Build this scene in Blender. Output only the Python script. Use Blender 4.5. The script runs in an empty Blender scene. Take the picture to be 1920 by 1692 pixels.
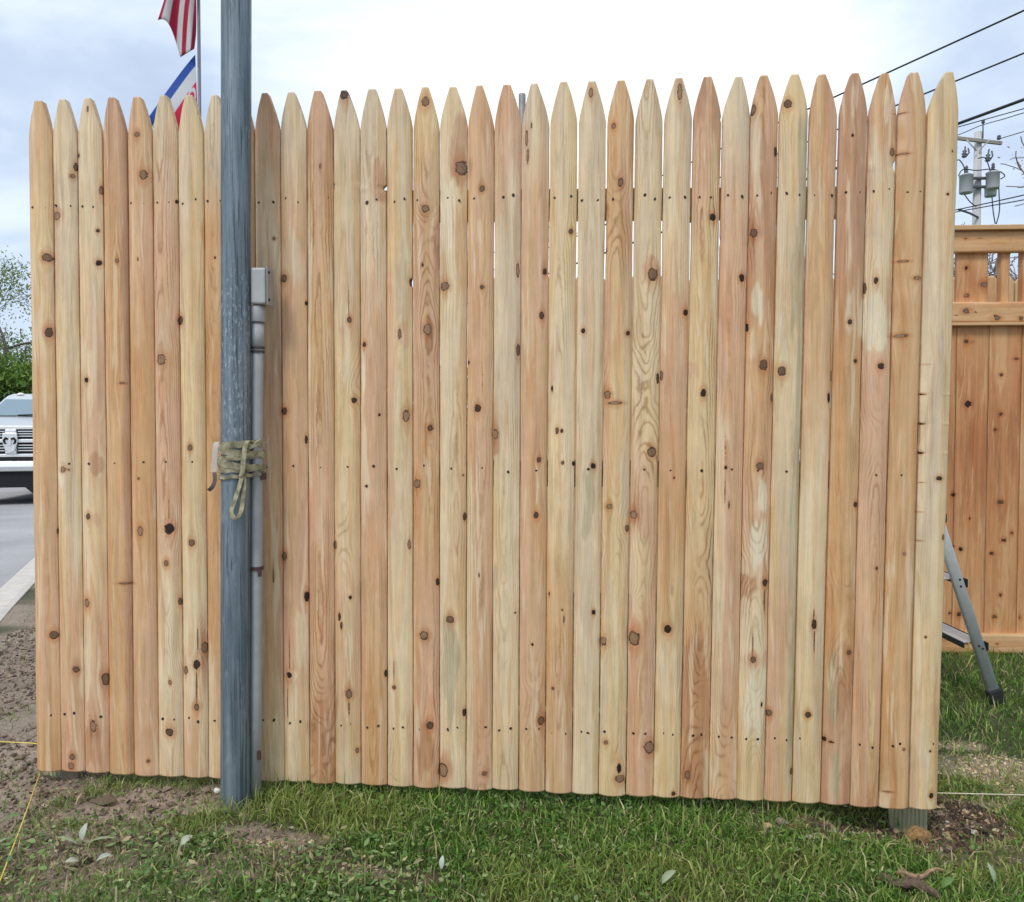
import bpy, bmesh, math, random
import numpy as np
from mathutils import Vector, Matrix

R = math.radians
random.seed(7)
rng = np.random.default_rng(11)
scene = bpy.context.scene
col = scene.collection

# ------------------------------------------------------------------ camera
W_PX, H_PX, F_PX = 1920.0, 1692.0, 1500.0        # picture size and focal length in picture pixels
CAM_Z = 1.04
PITCH = math.atan(49.0 / F_PX)
cam_d = bpy.data.cameras.new('camera')
cam = bpy.data.objects.new('camera', cam_d)
col.objects.link(cam)
cam.location = (0, 0, CAM_Z)
cam.rotation_euler = (math.pi / 2 - PITCH, 0, 0)
cam_d.sensor_width = 36.0
cam_d.lens = 36.0 * F_PX / W_PX
cam_d.clip_start = 0.05
cam_d.clip_end = 2000
scene.camera = cam

# ------------------------------------------------------------------ world: bright overcast sky
SUN_EL, SUN_AZ = 52.0, 208.0      # compass-like: 180 = behind the camera, 270 = from the left
world = bpy.data.worlds.new('World')
scene.world = world
world.use_nodes = True
wt = world.node_tree
wt.nodes.clear()


def wn(t, **kw):
    n = wt.nodes.new(t)
    for k, v in kw.items():
        setattr(n, k, v)
    return n


w_out = wn('ShaderNodeOutputWorld')
w_bg = wn('ShaderNodeBackground')
w_bg.inputs['Strength'].default_value = 1.0
w_sky = wn('ShaderNodeTexSky', sky_type='NISHITA', sun_disc=False)
w_sky.sun_elevation = R(SUN_EL)
w_sky.sun_rotation = R(SUN_AZ)
w_skys = wn('ShaderNodeVectorMath', operation='SCALE')
w_skys.inputs['Scale'].default_value = 0.10
wt.links.new(w_sky.outputs[0], w_skys.inputs[0])
w_tc = wn('ShaderNodeTexCoord')
w_map = wn('ShaderNodeMapping')
w_map.inputs['Location'].default_value = (1.35, 0.4, 0.2)
w_map.inputs['Scale'].default_value = (1.0, 1.0, 2.6)
wt.links.new(w_tc.outputs['Generated'], w_map.inputs[0])
w_n1 = wn('ShaderNodeTexNoise')
w_n1.inputs['Scale'].default_value = 2.3
w_n1.inputs['Detail'].default_value = 5.0
w_n1.inputs['Roughness'].default_value = 0.56
w_n1.inputs['Distortion'].default_value = 0.3
wt.links.new(w_map.outputs[0], w_n1.inputs['Vector'])
w_dot = wn('ShaderNodeVectorMath', operation='DOT_PRODUCT')
b_dir = Vector((0.06, 1.0, 0.52)).normalized()          # the bright thin cloud in view
w_dot.inputs[1].default_value = b_dir
wt.links.new(w_tc.outputs['Generated'], w_dot.inputs[0])
w_mr = wn('ShaderNodeMapRange', interpolation_type='SMOOTHSTEP')
w_mr.inputs['From Min'].default_value = 0.90
w_mr.inputs['From Max'].default_value = 1.0
w_mr.inputs['To Max'].default_value = 0.30
wt.links.new(w_dot.outputs['Value'], w_mr.inputs['Value'])
w_add = wn('ShaderNodeMath', operation='ADD')
wt.links.new(w_n1.outputs[0], w_add.inputs[0])
wt.links.new(w_mr.outputs[0], w_add.inputs[1])
w_rmp = wn('ShaderNodeValToRGB')
e = w_rmp.color_ramp.elements
e[0].position = 0.30
e[0].color = (0.47, 0.57, 0.74, 1)
e[1].position = 0.82
e[1].color = (1.08, 1.08, 1.08, 1)
m = e.new(0.46); m.color = (0.58, 0.69, 0.86, 1)
m = e.new(0.60); m.color = (0.78, 0.88, 1.0, 1)
wt.links.new(w_add.outputs[0], w_rmp.inputs[0])
w_mix = wn('ShaderNodeMix', data_type='RGBA')
w_mix.inputs['Factor'].default_value = 0.88
wt.links.new(w_skys.outputs[0], w_mix.inputs[6])
wt.links.new(w_rmp.outputs[0], w_mix.inputs[7])
wt.links.new(w_mix.outputs[2], w_bg.inputs['Color'])
wt.links.new(w_bg.outputs[0], w_out.inputs[0])

# ------------------------------------------------------------------ sun behind thin cloud
sun_d = bpy.data.lights.new('sun', 'SUN')
sun_d.energy = 1.5
sun_d.angle = R(16)
sun_d.color = (1.0, 0.955, 0.89)
sun = bpy.data.objects.new('sun', sun_d)
col.objects.link(sun)
sa, se = R(SUN_AZ), R(SUN_EL)
to_sun = Vector((math.sin(sa) * math.cos(se), math.cos(sa) * math.cos(se), math.sin(se)))
sun.rotation_euler = to_sun.to_track_quat('Z', 'Y').to_euler()
sun.location = (-3, -4, 8)

vs = scene.view_settings
vs.view_transform = 'Standard'
vs.look = 'None'
vs.exposure = 0.26
vs.gamma = 1.0
vs.use_curve_mapping = False
scene.render.engine = 'CYCLES'
scene.cycles.max_bounces = 6
scene.cycles.diffuse_bounces = 3
scene.cycles.glossy_bounces = 2
scene.cycles.transmission_bounces = 3

# ================================================================== helpers
SP, CP = math.sin(PITCH), math.cos(PITCH)


def ray(px, py):
    dx = (px - W_PX / 2) / F_PX
    dy = (H_PX / 2 - py) / F_PX
    return np.array([dx, CP + SP * dy, -SP + CP * dy])


def at(px, py, Y):
    """the point at depth Y on the line of sight through a picture point"""
    d = ray(px, py)
    return Vector((d[0] * Y / d[1], Y, CAM_Z + d[2] * Y / d[1]))


def gp(px, py, z=0.0):
    d = ray(px, py)
    t = (z - CAM_Z) / d[2]
    return Vector((d[0] * t, d[1] * t, z))


def vn(x, y, s=0.0):
    x = np.asarray(x, float); y = np.asarray(y, float)
    xi, yi = np.floor(x), np.floor(y)
    fx, fy = x - xi, y - yi
    fx = fx * fx * (3 - 2 * fx); fy = fy * fy * (3 - 2 * fy)

    def h(a, b):
        v = np.sin(a * 127.1 + b * 311.7 + s * 74.7) * 43758.5453
        return v - np.floor(v)
    return (h(xi, yi) * (1 - fx) * (1 - fy) + h(xi + 1, yi) * fx * (1 - fy)
            + h(xi, yi + 1) * (1 - fx) * fy + h(xi + 1, yi + 1) * fx * fy)


def fbm(x, y, s=0.0, o=3):
    v = 0; a = 0.5; t = 0
    for i in range(o):
        v = v + a * vn(np.asarray(x) * 2 ** i, np.asarray(y) * 2 ** i, s + i * 3.3); t += a; a *= 0.5
    return v / t


def sstep(a, b, x):
    t = np.clip((x - a) / (b - a), 0, 1)
    return t * t * (3 - 2 * t)


def srgb(r, g, b):
    return np.array([((c / 255.0) / 12.92 if c / 255.0 <= 0.04045 else ((c / 255.0 + 0.055) / 1.055) ** 2.4) for c in (r, g, b)])


WL = {}


def link(o, world_loc, parent=None):
    col.objects.link(o)
    wl = Vector(world_loc)
    if parent is not None:
        o.parent = parent
        o.location = wl - WL[parent]
    else:
        o.location = wl
    WL[o] = wl
    return o


def tag(o, label, cat=None, group=None, kind=None):
    if label: o['label'] = label
    if cat: o['category'] = cat
    if group: o['group'] = group
    if kind: o['kind'] = kind
    return o


def thing(name, loc, label, cat, group=None):
    o = bpy.data.objects.new(name, None)
    o.empty_display_size = 0.1
    link(o, loc)
    return tag(o, label, cat, group)


def np_mesh(name, V, quads=None, tris=None, ngons=None, smooth_q=True, attrs=None):
    me = bpy.data.meshes.new(name)
    V = np.asarray(V, np.float32)
    me.vertices.add(len(V))
    me.vertices.foreach_set('co', V.ravel())
    idx, starts, smooth, n = [], [], [], 0
    for arr, k, s in ((quads, 4, smooth_q), (tris, 3, smooth_q)):
        if arr is not None and len(arr):
            if isinstance(s, bool):
                s = np.full(len(arr), s)
            a = np.asarray(arr, np.int32)
            idx.append(a.ravel()); starts.append(n + np.arange(len(a)) * k); n += a.size
            smooth.append(np.asarray(s, bool))
    for g in (ngons or []):
        idx.append(np.asarray(g, np.int32)); starts.append(np.array([n])); n += len(g)
        smooth.append(np.array([False]))
    idx = np.concatenate(idx); starts = np.concatenate(starts).astype(np.int32); smooth = np.concatenate(smooth)
    me.loops.add(len(idx)); me.loops.foreach_set('vertex_index', idx.astype(np.int32))
    me.polygons.add(len(starts)); me.polygons.foreach_set('loop_start', starts)
    me.polygons.foreach_set('use_smooth', smooth)
    for nm, (typ, data) in (attrs or {}).items():
        a = me.attributes.new(nm, typ, 'POINT')
        data = np.asarray(data, np.float32)
        if typ == 'FLOAT_COLOR':
            if data.shape[1] == 3:
                data = np.concatenate([data, np.ones((len(data), 1), np.float32)], 1)
            a.data.foreach_set('color', data.ravel())
        elif typ == 'FLOAT_VECTOR':
            a.data.foreach_set('vector', data.ravel())
        else:
            a.data.foreach_set('value', data.ravel())
    me.update(calc_edges=True)
    return me


def np_obj(name, V, mat, parent=None, quads=None, tris=None, ngons=None, smooth_q=True, attrs=None, origin=None):
    V = np.asarray(V, float)
    if origin is None:
        mn, mx = V.min(0), V.max(0)
        origin = Vector(((mn[0] + mx[0]) / 2, (mn[1] + mx[1]) / 2, mn[2]))
    me = np_mesh(name, V - np.array(origin)[None], quads, tris, ngons, smooth_q, attrs)
    if mat: me.materials.append(mat)
    return link(bpy.data.objects.new(name, me), origin, parent)


class MB:
    """collects simple solids, builds them as ONE mesh object"""
    def __init__(self, xf=None):
        self.v, self.f, self.sm = [], [], []
        self.xf = xf

    def add(self, verts, faces, smooth=False):
        b = len(self.v)
        self.v += [tuple(p) for p in verts]
        self.f += [tuple(i + b for i in f) for f in faces]
        self.sm += [smooth] * len(faces)
        return self

    def box(self, x0, x1, y0, y1, z0, z1, rot=None, top=None):
        P = [Vector((x, y, z)) for z in (z0, z1) for y in (y0, y1) for x in (x0, x1)]
        if top:   # shrink the upper face by (dx, dy)
            for i, (sx, sy) in enumerate(((1, 1), (-1, 1), (1, -1), (-1, -1))):
                P[4 + i] += Vector((sx * top[0], sy * top[1], 0))
        if rot:
            c = Vector(((x0 + x1) / 2, (y0 + y1) / 2, (z0 + z1) / 2))
            P = [rot @ (p - c) + c for p in P]
        return self.add(P, [(0, 2, 3, 1), (4, 5, 7, 6), (0, 1, 5, 4), (2, 6, 7, 3), (0, 4, 6, 2), (1, 3, 7, 5)])

    def tube(self, pts, r, seg=10, cap=True, smooth=True, sq=1.0):
        pts = [Vector(p) for p in pts]
        n = len(pts)
        rr = r if hasattr(r, '__len__') else [r] * n
        V, Fc = [], []
        up = None
        for i, p in enumerate(pts):
            d = (pts[min(i + 1, n - 1)] - pts[max(i - 1, 0)])
            d = d.normalized() if d.length > 1e-9 else Vector((0, 0, 1))
            if up is None:
                up = Vector((0, 0, 1)) if abs(d.z) < 0.9 else Vector((1, 0, 0))
            a = d.cross(up)
            a = a.normalized() if a.length > 1e-6 else d.orthogonal().normalized()
            b = a.cross(d).normalized()
            up = b
            for k in range(seg):
                t = 2 * math.pi * k / seg
                V.append(p + a * (math.cos(t) * rr[i]) + b * (math.sin(t) * rr[i] * sq))
        for i in range(n - 1):
            for k in range(seg):
                k2 = (k + 1) % seg
                Fc.append((i * seg + k, i * seg + k2, (i + 1) * seg + k2, (i + 1) * seg + k))
        self.add(V, Fc, smooth)
        if cap:
            b0 = len(self.v) - len(V)
            self.f.append(tuple(b0 + k for k in reversed(range(seg)))); self.sm.append(False)
            self.f.append(tuple(b0 + (n - 1) * seg + k for k in range(seg))); self.sm.append(False)
        return self

    def ribbon(self, pts, wdir, w, t, closed=False):
        """a band of width w (along wdir[i]) and thickness t swept along pts"""
        pts = [Vector(p) for p in pts]
        n = len(pts)
        V, Fc = [], []
        for i, p in enumerate(pts):
            d = pts[(i + 1) % n if closed else min(i + 1, n - 1)] - pts[(i - 1) % n if closed else max(i - 1, 0)]
            wd = Vector(wdir[i] if isinstance(wdir, list) else wdir)
            wd = (wd - d * (wd.dot(d) / max(d.length_squared, 1e-12))).normalized()
            nn = d.cross(wd).normalized()
            ww = w[i] if hasattr(w, '__len__') else w
            for a, b in ((-1, -1), (1, -1), (1, 1), (-1, 1)):
                V.append(p + wd * (a * ww / 2) + nn * (b * t / 2))
        m_ = n if closed else n - 1
        for i in range(m_):
            j = (i + 1) % n
            for k in range(4):
                k2 = (k + 1) % 4
                Fc.append((i * 4 + k, i * 4 + k2, j * 4 + k2, j * 4 + k))
        if not closed:
            Fc += [(3, 2, 1, 0), tuple((n - 1) * 4 + k for k in range(4))]
        return self.add(V, Fc)

    def prism(self, prof, axis, a0, a1):
        """profile (list of 2-tuples) extruded along axis 'x','y' or 'z'"""
        n = len(prof)

        def P(u, v, a):
            return (a, u, v) if axis == 'x' else (u, a, v) if axis == 'y' else (u, v, a)
        V = [P(u, v, a0) for u, v in prof] + [P(u, v, a1) for u, v in prof]
        Fc = [tuple(range(n - 1, -1, -1)), tuple(range(n, 2 * n))]
        Fc += [(i, (i + 1) % n, n + (i + 1) % n, n + i) for i in range(n)]
        return self.add(V, Fc)

    def lathe(self, c, prof, seg=20, axis=Vector((0, 0, 1)), smooth=True):
        """prof: (radius, height along axis) list"""
        axis = Vector(axis).normalized()
        a = axis.orthogonal().normalized(); b = axis.cross(a)
        V, Fc = [], []
        for r_, h_ in prof:
            for k in range(seg):
                t = 2 * math.pi * k / seg
                V.append(Vector(c) + axis * h_ + (a * math.cos(t) + b * math.sin(t)) * r_)
        for i in range(len(prof) - 1):
            for k in range(seg):
                k2 = (k + 1) % seg
                Fc.append((i * seg + k, i * seg + k2, (i + 1) * seg + k2, (i + 1) * seg + k))
        self.add(V, Fc, smooth)
        b0 = len(self.v) - len(V)
        self.f.append(tuple(b0 + k for k in reversed(range(seg)))); self.sm.append(False)
        self.f.append(tuple(b0 + (len(prof) - 1) * seg + k for k in range(seg))); self.sm.append(False)
        return self

    def build(self, name, mat, parent=None, bevel=0, origin=None, seg=2):
        V = [Vector(p) for p in self.v]
        if self.xf is not None:
            V = [self.xf @ p for p in V]
        if origin is None:
            mn = [min(p[i] for p in V) for i in range(3)]
            mx = [max(p[i] for p in V) for i in range(3)]
            origin = Vector(((mn[0] + mx[0]) / 2, (mn[1] + mx[1]) / 2, mn[2]))
        me = bpy.data.meshes.new(name)
        me.from_pydata([p - Vector(origin) for p in V], [], self.f)
        me.polygons.foreach_set('use_smooth', self.sm)
        bm = bmesh.new(); bm.from_mesh(me)
        bmesh.ops.recalc_face_normals(bm, faces=bm.faces)
        bm.to_mesh(me); bm.free()
        if mat: me.materials.append(mat)
        o = link(bpy.data.objects.new(name, me), origin, parent)
        if bevel:
            md = o.modifiers.new('bevel', 'BEVEL')
            md.width = bevel; md.segments = seg; md.limit_method = 'ANGLE'; md.angle_limit = R(40)
        return o


# ================================================================== materials
class N:
    def __init__(self, name):
        self.m = bpy.data.materials.new(name)
        self.m.use_nodes = True
        self.t = self.m.node_tree
        self.b = self.t.nodes['Principled BSDF']
        self.out = self.t.nodes['Material Output']

    def n(self, t, ins=None, **kw):
        nd = self.t.nodes.new(t)
        for k, v in kw.items():
            setattr(nd, k, v)
        for k, v in (ins or {}).items():
            self.set(nd.inputs[k], v)
        return nd

    def set(self, sock, v):
        if isinstance(v, bpy.types.NodeSocket):
            self.t.links.new(v, sock)
        else:
            if sock.type == 'RGBA' and len(v) == 3:
                v = (*v, 1)
            sock.default_value = v

    def p(self, **kw):
        for k, v in kw.items():
            self.set(self.b.inputs[k.replace('_', ' ')], v)
        return self

    def attr(self, name, out='Color'):
        return self.n('ShaderNodeAttribute', attribute_name=name).outputs[out]

    def noise(self, vec, scale=5, detail=3, rough=0.5, dist=0, out=0):
        ins = {'Scale': scale, 'Detail': detail, 'Roughness': rough, 'Distortion': dist}
        if vec is not None: ins['Vector'] = vec
        return self.n('ShaderNodeTexNoise', ins).outputs[out]

    def map(self, vec, scale=(1, 1, 1), loc=(0, 0, 0), rot=(0, 0, 0)):
        return self.n('ShaderNodeMapping', {'Vector': vec, 'Scale': scale, 'Location': loc, 'Rotation': rot}).outputs[0]

    def mr(self, v, a, b, c=0.0, d=1.0, smooth=False):
        return self.n('ShaderNodeMapRange', {'Value': v, 'From Min': a, 'From Max': b, 'To Min': c, 'To Max': d},
                      interpolation_type='SMOOTHSTEP' if smooth else 'LINEAR').outputs[0]

    def math(self, op, a, b=0.0, c=0.0):
        nd = self.n('ShaderNodeMath', operation=op)
        self.set(nd.inputs[0], a); self.set(nd.inputs[1], b); self.set(nd.inputs[2], c)
        return nd.outputs[0]

    def mix(self, f, a, b, blend='MIX'):
        nd = self.n('ShaderNodeMix', data_type='RGBA', blend_type=blend)
        self.set(nd.inputs[0], f); self.set(nd.inputs[6], a); self.set(nd.inputs[7], b)
        return nd.outputs[2]

    def mul(self, c, f):
        """colour times scalar"""
        nd = self.n('ShaderNodeVectorMath', operation='SCALE')
        self.set(nd.inputs[0], c); self.set(nd.inputs['Scale'], f)
        return nd.outputs[0]

    def obj(self):
        return self.n('ShaderNodeTexCoord').outputs['Object']

    def geo(self):
        return self.n('ShaderNodeNewGeometry').outputs['Position']

    def bump(self, h, strength=0.3, dist=0.002):
        self.set(self.b.inputs['Normal'], self.n('ShaderNodeBump', {'Height': h, 'Strength': strength, 'Distance': dist}).outputs[0])
        return self


def plain(name, c, rough=0.6, metal=0.0, var=0.15, scale=20, bump=0.0):
    k = N(name)
    g = k.geo()
    f = k.mr(k.noise(g, scale, 4, 0.6), 0.25, 0.75, 1 - var, 1 + var)
    k.p(Base_Color=k.mul(tuple(c), f), Roughness=rough, Metallic=metal)
    if bump: k.bump(k.noise(g, scale * 4, 3), 0.4, bump)
    return k.m


def wood_material(name='sawn_cedar', rough=0.62, pale=(0.82, 0.68, 0.46)):
    k = N(name)
    wc = k.attr('wcol')
    gv = k.attr('gv', 'Vector')
    kn = k.n('ShaderNodeSeparateXYZ', {0: k.attr('kn', 'Vector')})
    ph = k.attr('ph', 'Fac')
    fl = k.attr('fl', 'Fac')
    fine = k.noise(k.map(gv, (330, 9, 1)), 1, 2, 0.6)
    med = k.noise(k.map(gv, (75, 2.2, 1)), 1, 3, 0.6)
    spk = k.noise(k.map(gv, (420, 60, 1)), 1, 2, 0.6)
    sw = k.noise(k.map(gv, (26, 16, 1)), 1, 3, 0.6)
    f1 = k.mr(fine, 0.3, 0.7, 0.93, 1.05)
    f2 = k.mr(med, 0.3, 0.7, 0.87, 1.08)
    f3 = k.mr(sw, 0.3, 0.7, 0.93, 1.05)
    c = k.mul(k.mul(k.mul(wc, f1), f2), f3)
    # long smudges: olive-grey in the sapwood, reddish heart streaks, pale streaks
    smc = k.n('ShaderNodeSeparateColor', {0: k.noise(k.map(gv, (46, 2.7, 1), (9, 2, 4)), 1, 3, 0.62, 0.4, out=1)})
    c = k.mix(k.mr(smc.outputs[0], 0.52, 0.62, 0, 0.58, True), c, k.mix(1.0, c, (0.81, 0.765, 0.67), 'MULTIPLY'))
    c = k.mix(k.mr(smc.outputs[1], 0.51, 0.61, 0, 0.55, True), c, k.mix(1.0, c, (0.92, 0.74, 0.60), 'MULTIPLY'))
    c = k.mix(k.mr(smc.outputs[2], 0.57, 0.67, 0, 0.55, True), c, pale)
    # growth rings cut by the face: thin reddish late-wood lines
    phn = k.math('ADD', ph, k.math('MULTIPLY', k.noise(k.map(gv, (60, 30, 1)), 1, 3, 0.6), 0.9))
    sn = k.math('SINE', k.math('MULTIPLY', phn, 6.2832))
    ln = k.math('POWER', k.math('MULTIPLY_ADD', sn, 0.5, 0.5), 4.0)
    brk = k.mr(k.noise(k.map(gv, (30, 5, 1)), 1, 2), 0.36, 0.6, 0.1, 1.0)
    lf = k.math('MULTIPLY', k.math('MULTIPLY', ln, fl), brk)
    c = k.mix(lf, c, k.mix(1.0, c, (0.46, 0.30, 0.19), 'MULTIPLY'))
    # dark hair-line resin streaks
    st = k.mr(k.noise(k.map(gv, (150, 3.2, 1), (3, 7, 1)), 1, 2, 0.5), 0.70, 0.78, 0, 0.5, True)
    c = k.mix(st, c, k.mix(1.0, c, (0.62, 0.48, 0.36), 'MULTIPLY'))
    # knots
    d = k.math('ADD', kn.outputs[0], k.mr(k.noise(k.map(gv, (190, 150, 1)), 1, 3, 0.6), 0.3, 0.7, -0.22, 0.22))
    aura = k.mr(d, 1.0, 2.6, 1, 0, True)
    c = k.mix(k.math('MULTIPLY', aura, 0.42), c, k.mix(1.0, c, (0.78, 0.52, 0.36), 'MULTIPLY'))
    au = k.math('ADD', kn.outputs[2], k.mr(k.noise(k.map(gv, (60, 22, 1)), 1, 3, 0.6), 0.3, 0.7, -0.3, 0.3))
    c = k.mix(k.mr(au, 0.55, 1.0, 0.55, 0, True), c, k.mix(1.0, c, (0.86, 0.70, 0.60), 'MULTIPLY'))
    core = k.mr(d, 0.92, 1.08, 1, 0, True)
    rings = k.math('SINE', k.math('MULTIPLY', d, 15.0))
    cc = k.mix(k.mr(rings, -1, 1, 0, 0.45), (0.34, 0.20, 0.11), (0.17, 0.085, 0.045))
    cc = k.mix(kn.outputs[1], cc, (0.028, 0.014, 0.009))
    cc = k.mix(k.mr(spk, 0.35, 0.7, 0, 0.35), cc, k.mul(cc, 1.9))
    c = k.mix(core, c, cc)
    edge = k.math('MULTIPLY', k.mr(d, 0.70, 0.93, 0, 1, True), k.mr(d, 0.95, 1.16, 1, 0, True))
    c = k.mix(k.math('MULTIPLY', edge, 0.82), c, (0.042, 0.021, 0.012))
    k.p(Base_Color=c, Roughness=rough)
    k.set(k.b.inputs['Specular IOR Level'], 0.3)
    h = k.math('ADD', k.math('MULTIPLY', fine, 0.5), k.math('MULTIPLY', med, 0.7))
    h = k.math('SUBTRACT', h, k.math('MULTIPLY', edge, 0.9))
    k.bump(h, 0.35, 0.0016)
    return k.m


WOOD = wood_material()
CEDAR = wood_material('red_cedar_boards', 0.65, (0.70, 0.44, 0.23))


def generic_wood(name, c1, c2, axis='z', rough=0.7):
    """for rails, posts and far boards: streaks along the piece"""
    k = N(name)
    o = k.geo()
    sc = {'x': (1.2, 55, 55), 'y': (55, 1.2, 55), 'z': (55, 55, 1.2)}[axis]
    a = k.noise(k.map(o, sc), 1, 4, 0.6)
    b = k.noise(k.map(o, tuple(s * 0.22 for s in sc)), 1, 3, 0.6)
    c = k.mix(k.mr(b, 0.3, 0.7), c1, c2)
    c = k.mul(c, k.mr(a, 0.3, 0.7, 0.82, 1.12))
    k.p(Base_Color=c, Roughness=rough)
    k.bump(a, 0.4, 0.002)
    return k.m


RAILW = generic_wood('rail_wood', (0.55, 0.38, 0.22), (0.62, 0.46, 0.28), 'x')
NAILM = plain('rusty_nail', (0.045, 0.03, 0.022), 0.6, 0.3, 0.3, 200)
PTPOST = generic_wood('treated_post_wood', (0.44, 0.46, 0.27), (0.54, 0.53, 0.35), 'z', 0.8)


def grass_material(name):
    k = N(name)
    c = k.attr('gcol')
    k.p(Base_Color=c, Roughness=0.55)
    k.set(k.b.inputs['Specular IOR Level'], 0.25)
    tr = k.n('ShaderNodeBsdfTranslucent', {'Color': k.mul(c, 1.1)})
    mx = k.n('ShaderNodeMixShader', {0: 0.28})
    k.t.links.new(k.b.outputs[0], mx.inputs[1])
    k.t.links.new(tr.outputs[0], mx.inputs[2])
    k.t.links.new(mx.outputs[0], k.out.inputs[0])
    return k.m


GRASSM = grass_material('grass_blades')


# ================================================================== terrain, road, kerb
K0 = np.array([-2.8, 4.4])
DK = np.array([-0.40, 0.9165]); DK /= np.linalg.norm(DK)
NL = np.array([-DK[1], DK[0]])       # pointing away from the lawn, over the road


def along_left(x, y):
    rx, ry = np.asarray(x) - K0[0], np.asarray(y) - K0[1]
    return rx * DK[0] + ry * DK[1], rx * NL[0] + ry * NL[1]


def road_z(al):
    return -0.09 - 0.019 * np.clip(al, 0, 60)


ROAD_END, ROAD_W = 21.0, 9.0


def ell(px, py, rx, ry):
    c = gp(px, py)
    Y = c.y
    return (c.x, c.y, rx / F_PX * Y, ry * Y * Y / (F_PX * CAM_Z))


# bare-soil and straw areas (world ellipses)
SOIL = [ell(270, 1535, 210, 40), ell(60, 1500, 130, 70), ell(20, 1300, 90, 120), ell(40, 1420, 100, 60), ell(390, 1510, 55, 22),
        ell(450, 1585, 110, 18), ell(520, 1600, 120, 16), ell(10, 1230, 90, 100), ell(150, 1470, 90, 18)]
SOILR = [ell(1650, 1548, 160, 32), ell(1805, 1528, 80, 42), ell(1570, 1552, 95, 26), ell(1745, 1568, 95, 32)]
THIN = [ell(170, 1610, 260, 60), ell(520, 1640, 210, 36), ell(40, 1660, 120, 60), ell(1860, 1600, 120, 40), ell(1418, 1527, 30, 10), ell(1445, 1557, 44, 13), ell(760, 1660, 90, 18)]
STRAW = [ell(1850, 1440, 120, 26), ell(1820, 1505, 90, 16), ell(1900, 1470, 60, 40), ell(690, 1655, 60, 16), ell(500, 1610, 100, 14), ell(1800, 1400, 50, 10)]


def zone(x, y, L, wob=0.35):
    r = np.zeros(np.shape(x))
    w = (fbm(np.asarray(x) * 7, np.asarray(y) * 7, 5.0) - 0.5) * 2 * wob
    for cx, cy, rx, ry in L:
        d = np.sqrt(((x - cx) / rx) ** 2 + ((y - cy) / ry) ** 2) + w
        r = np.maximum(r, 1 - sstep(0.7, 1.15, d))
    return r


def terrain(x, y):
    x = np.asarray(x, float); y = np.asarray(y, float)
    al, dl = along_left(x, y)
    base = 0.022 * np.exp(-((x + 0.75) / 0.6) ** 2 - ((y - 2.05) / 0.5) ** 2)
    base -= 0.062 * np.exp(-((x - 1.03) / 0.22) ** 4 - ((y - 2.09) / 0.12) ** 4)
    near = np.exp(-(np.maximum(0, np.hypot(x, y - 2) - 4) / 3) ** 2)
    base += near * (0.030 * (fbm(x * 1.6, y * 1.6, 1.0) - 0.5))
    so = zone(x, y, SOIL + SOILR) * near
    base += so * (0.030 * (fbm(x * 14, y * 14, 2.0) - 0.5) + 0.022 * (fbm(x * 42, y * 42, 4.0) - 0.5))
    base += near * 0.008 * (fbm(x * 20, y * 20, 3.0) - 0.5)
    slope = road_z(al) + 0.105
    w = sstep(-3.0, 0.0, dl)
    lawn = base + w * slope
    under = road_z(al) - 0.14
    on = sstep(0.02, 0.16, dl) * (1 - sstep(ROAD_END - 0.05, ROAD_END + 0.1, al)) * (1 - sstep(ROAD_W + 0.02, ROAD_W + .2, dl))
    lawn = np.where(al > ROAD_END, road_z(al) + 0.02 + base, lawn)
    return lawn * (1 - on) + under * on


def geo_steps(a, b, s0, g=1.35, cap=40):
    out, s, x = [], s0, a
    while (x < b if b > a else x > b):
        s = min(s * g, cap)
        x = x + s if b > a else x - s
        out.append(x)
    return out


xs = np.concatenate([sorted(geo_steps(-13, -420, 0.3)), np.arange(-13, -3.2, 0.11), np.arange(-3.2, 3.4, 0.022), geo_steps(3.4, 420, 0.05)])
ys = np.concatenate([sorted(geo_steps(0.4, -260, 0.1)), np.arange(0.4, 4.6, 0.024), np.arange(4.6, 30, 0.13), geo_steps(30, 600, 0.3)])
GX, GY = np.meshgrid(xs, ys)
GZ = terrain(GX, GY)
nx, ny = len(xs), len(ys)
ii = (np.arange(ny - 1)[:, None] * nx + np.arange(nx - 1)[None]).ravel()
quads = np.stack([ii, ii + 1, ii + nx + 1, ii + nx], 1)
V = np.stack([GX.ravel(), GY.ravel(), GZ.ravel()], 1)
fx, fy = V[:, 0], V[:, 1]
soil = np.maximum(zone(fx, fy, SOIL), zone(fx, fy, SOILR))
straw = zone(fx, fy, STRAW)
al_, dl_ = along_left(fx, fy)
soil = np.maximum(soil, sstep(-1.5, -0.4, dl_) * sstep(0.35, 0.6, fbm(fx * 2.3, fy * 2.3, 9)) * (al_ < 9))
gc = np.tile(np.array([0.070, 0.075, 0.028]), (len(V), 1))
far = sstep(5, 14, np.hypot(fx, fy))[:, None]
gc = gc * (1 - far) + np.array([0.075, 0.12, 0.03]) * far
sc_ = np.array([0.32, 0.245, 0.185]) * (0.65 + 0.75 * fbm(fx * 6, fy * 6, 8))[:, None]
dk_ = np.array([0.085, 0.055, 0.038])
sr = zone(fx, fy, SOILR)[:, None]
sc_ = sc_ * (1 - sr * .7) + dk_ * sr * .7
thin = zone(fx, fy, THIN, .6)[:, None] * .7
gc = gc * (1 - thin) + np.array([.17, .125, .075]) * thin
gc = gc * (1 - soil[:, None]) + sc_ * soil[:, None]
gc = gc * (1 - 0.7 * straw[:, None]) + np.array([0.40, 0.32, 0.22]) * 0.7 * straw[:, None]

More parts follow.
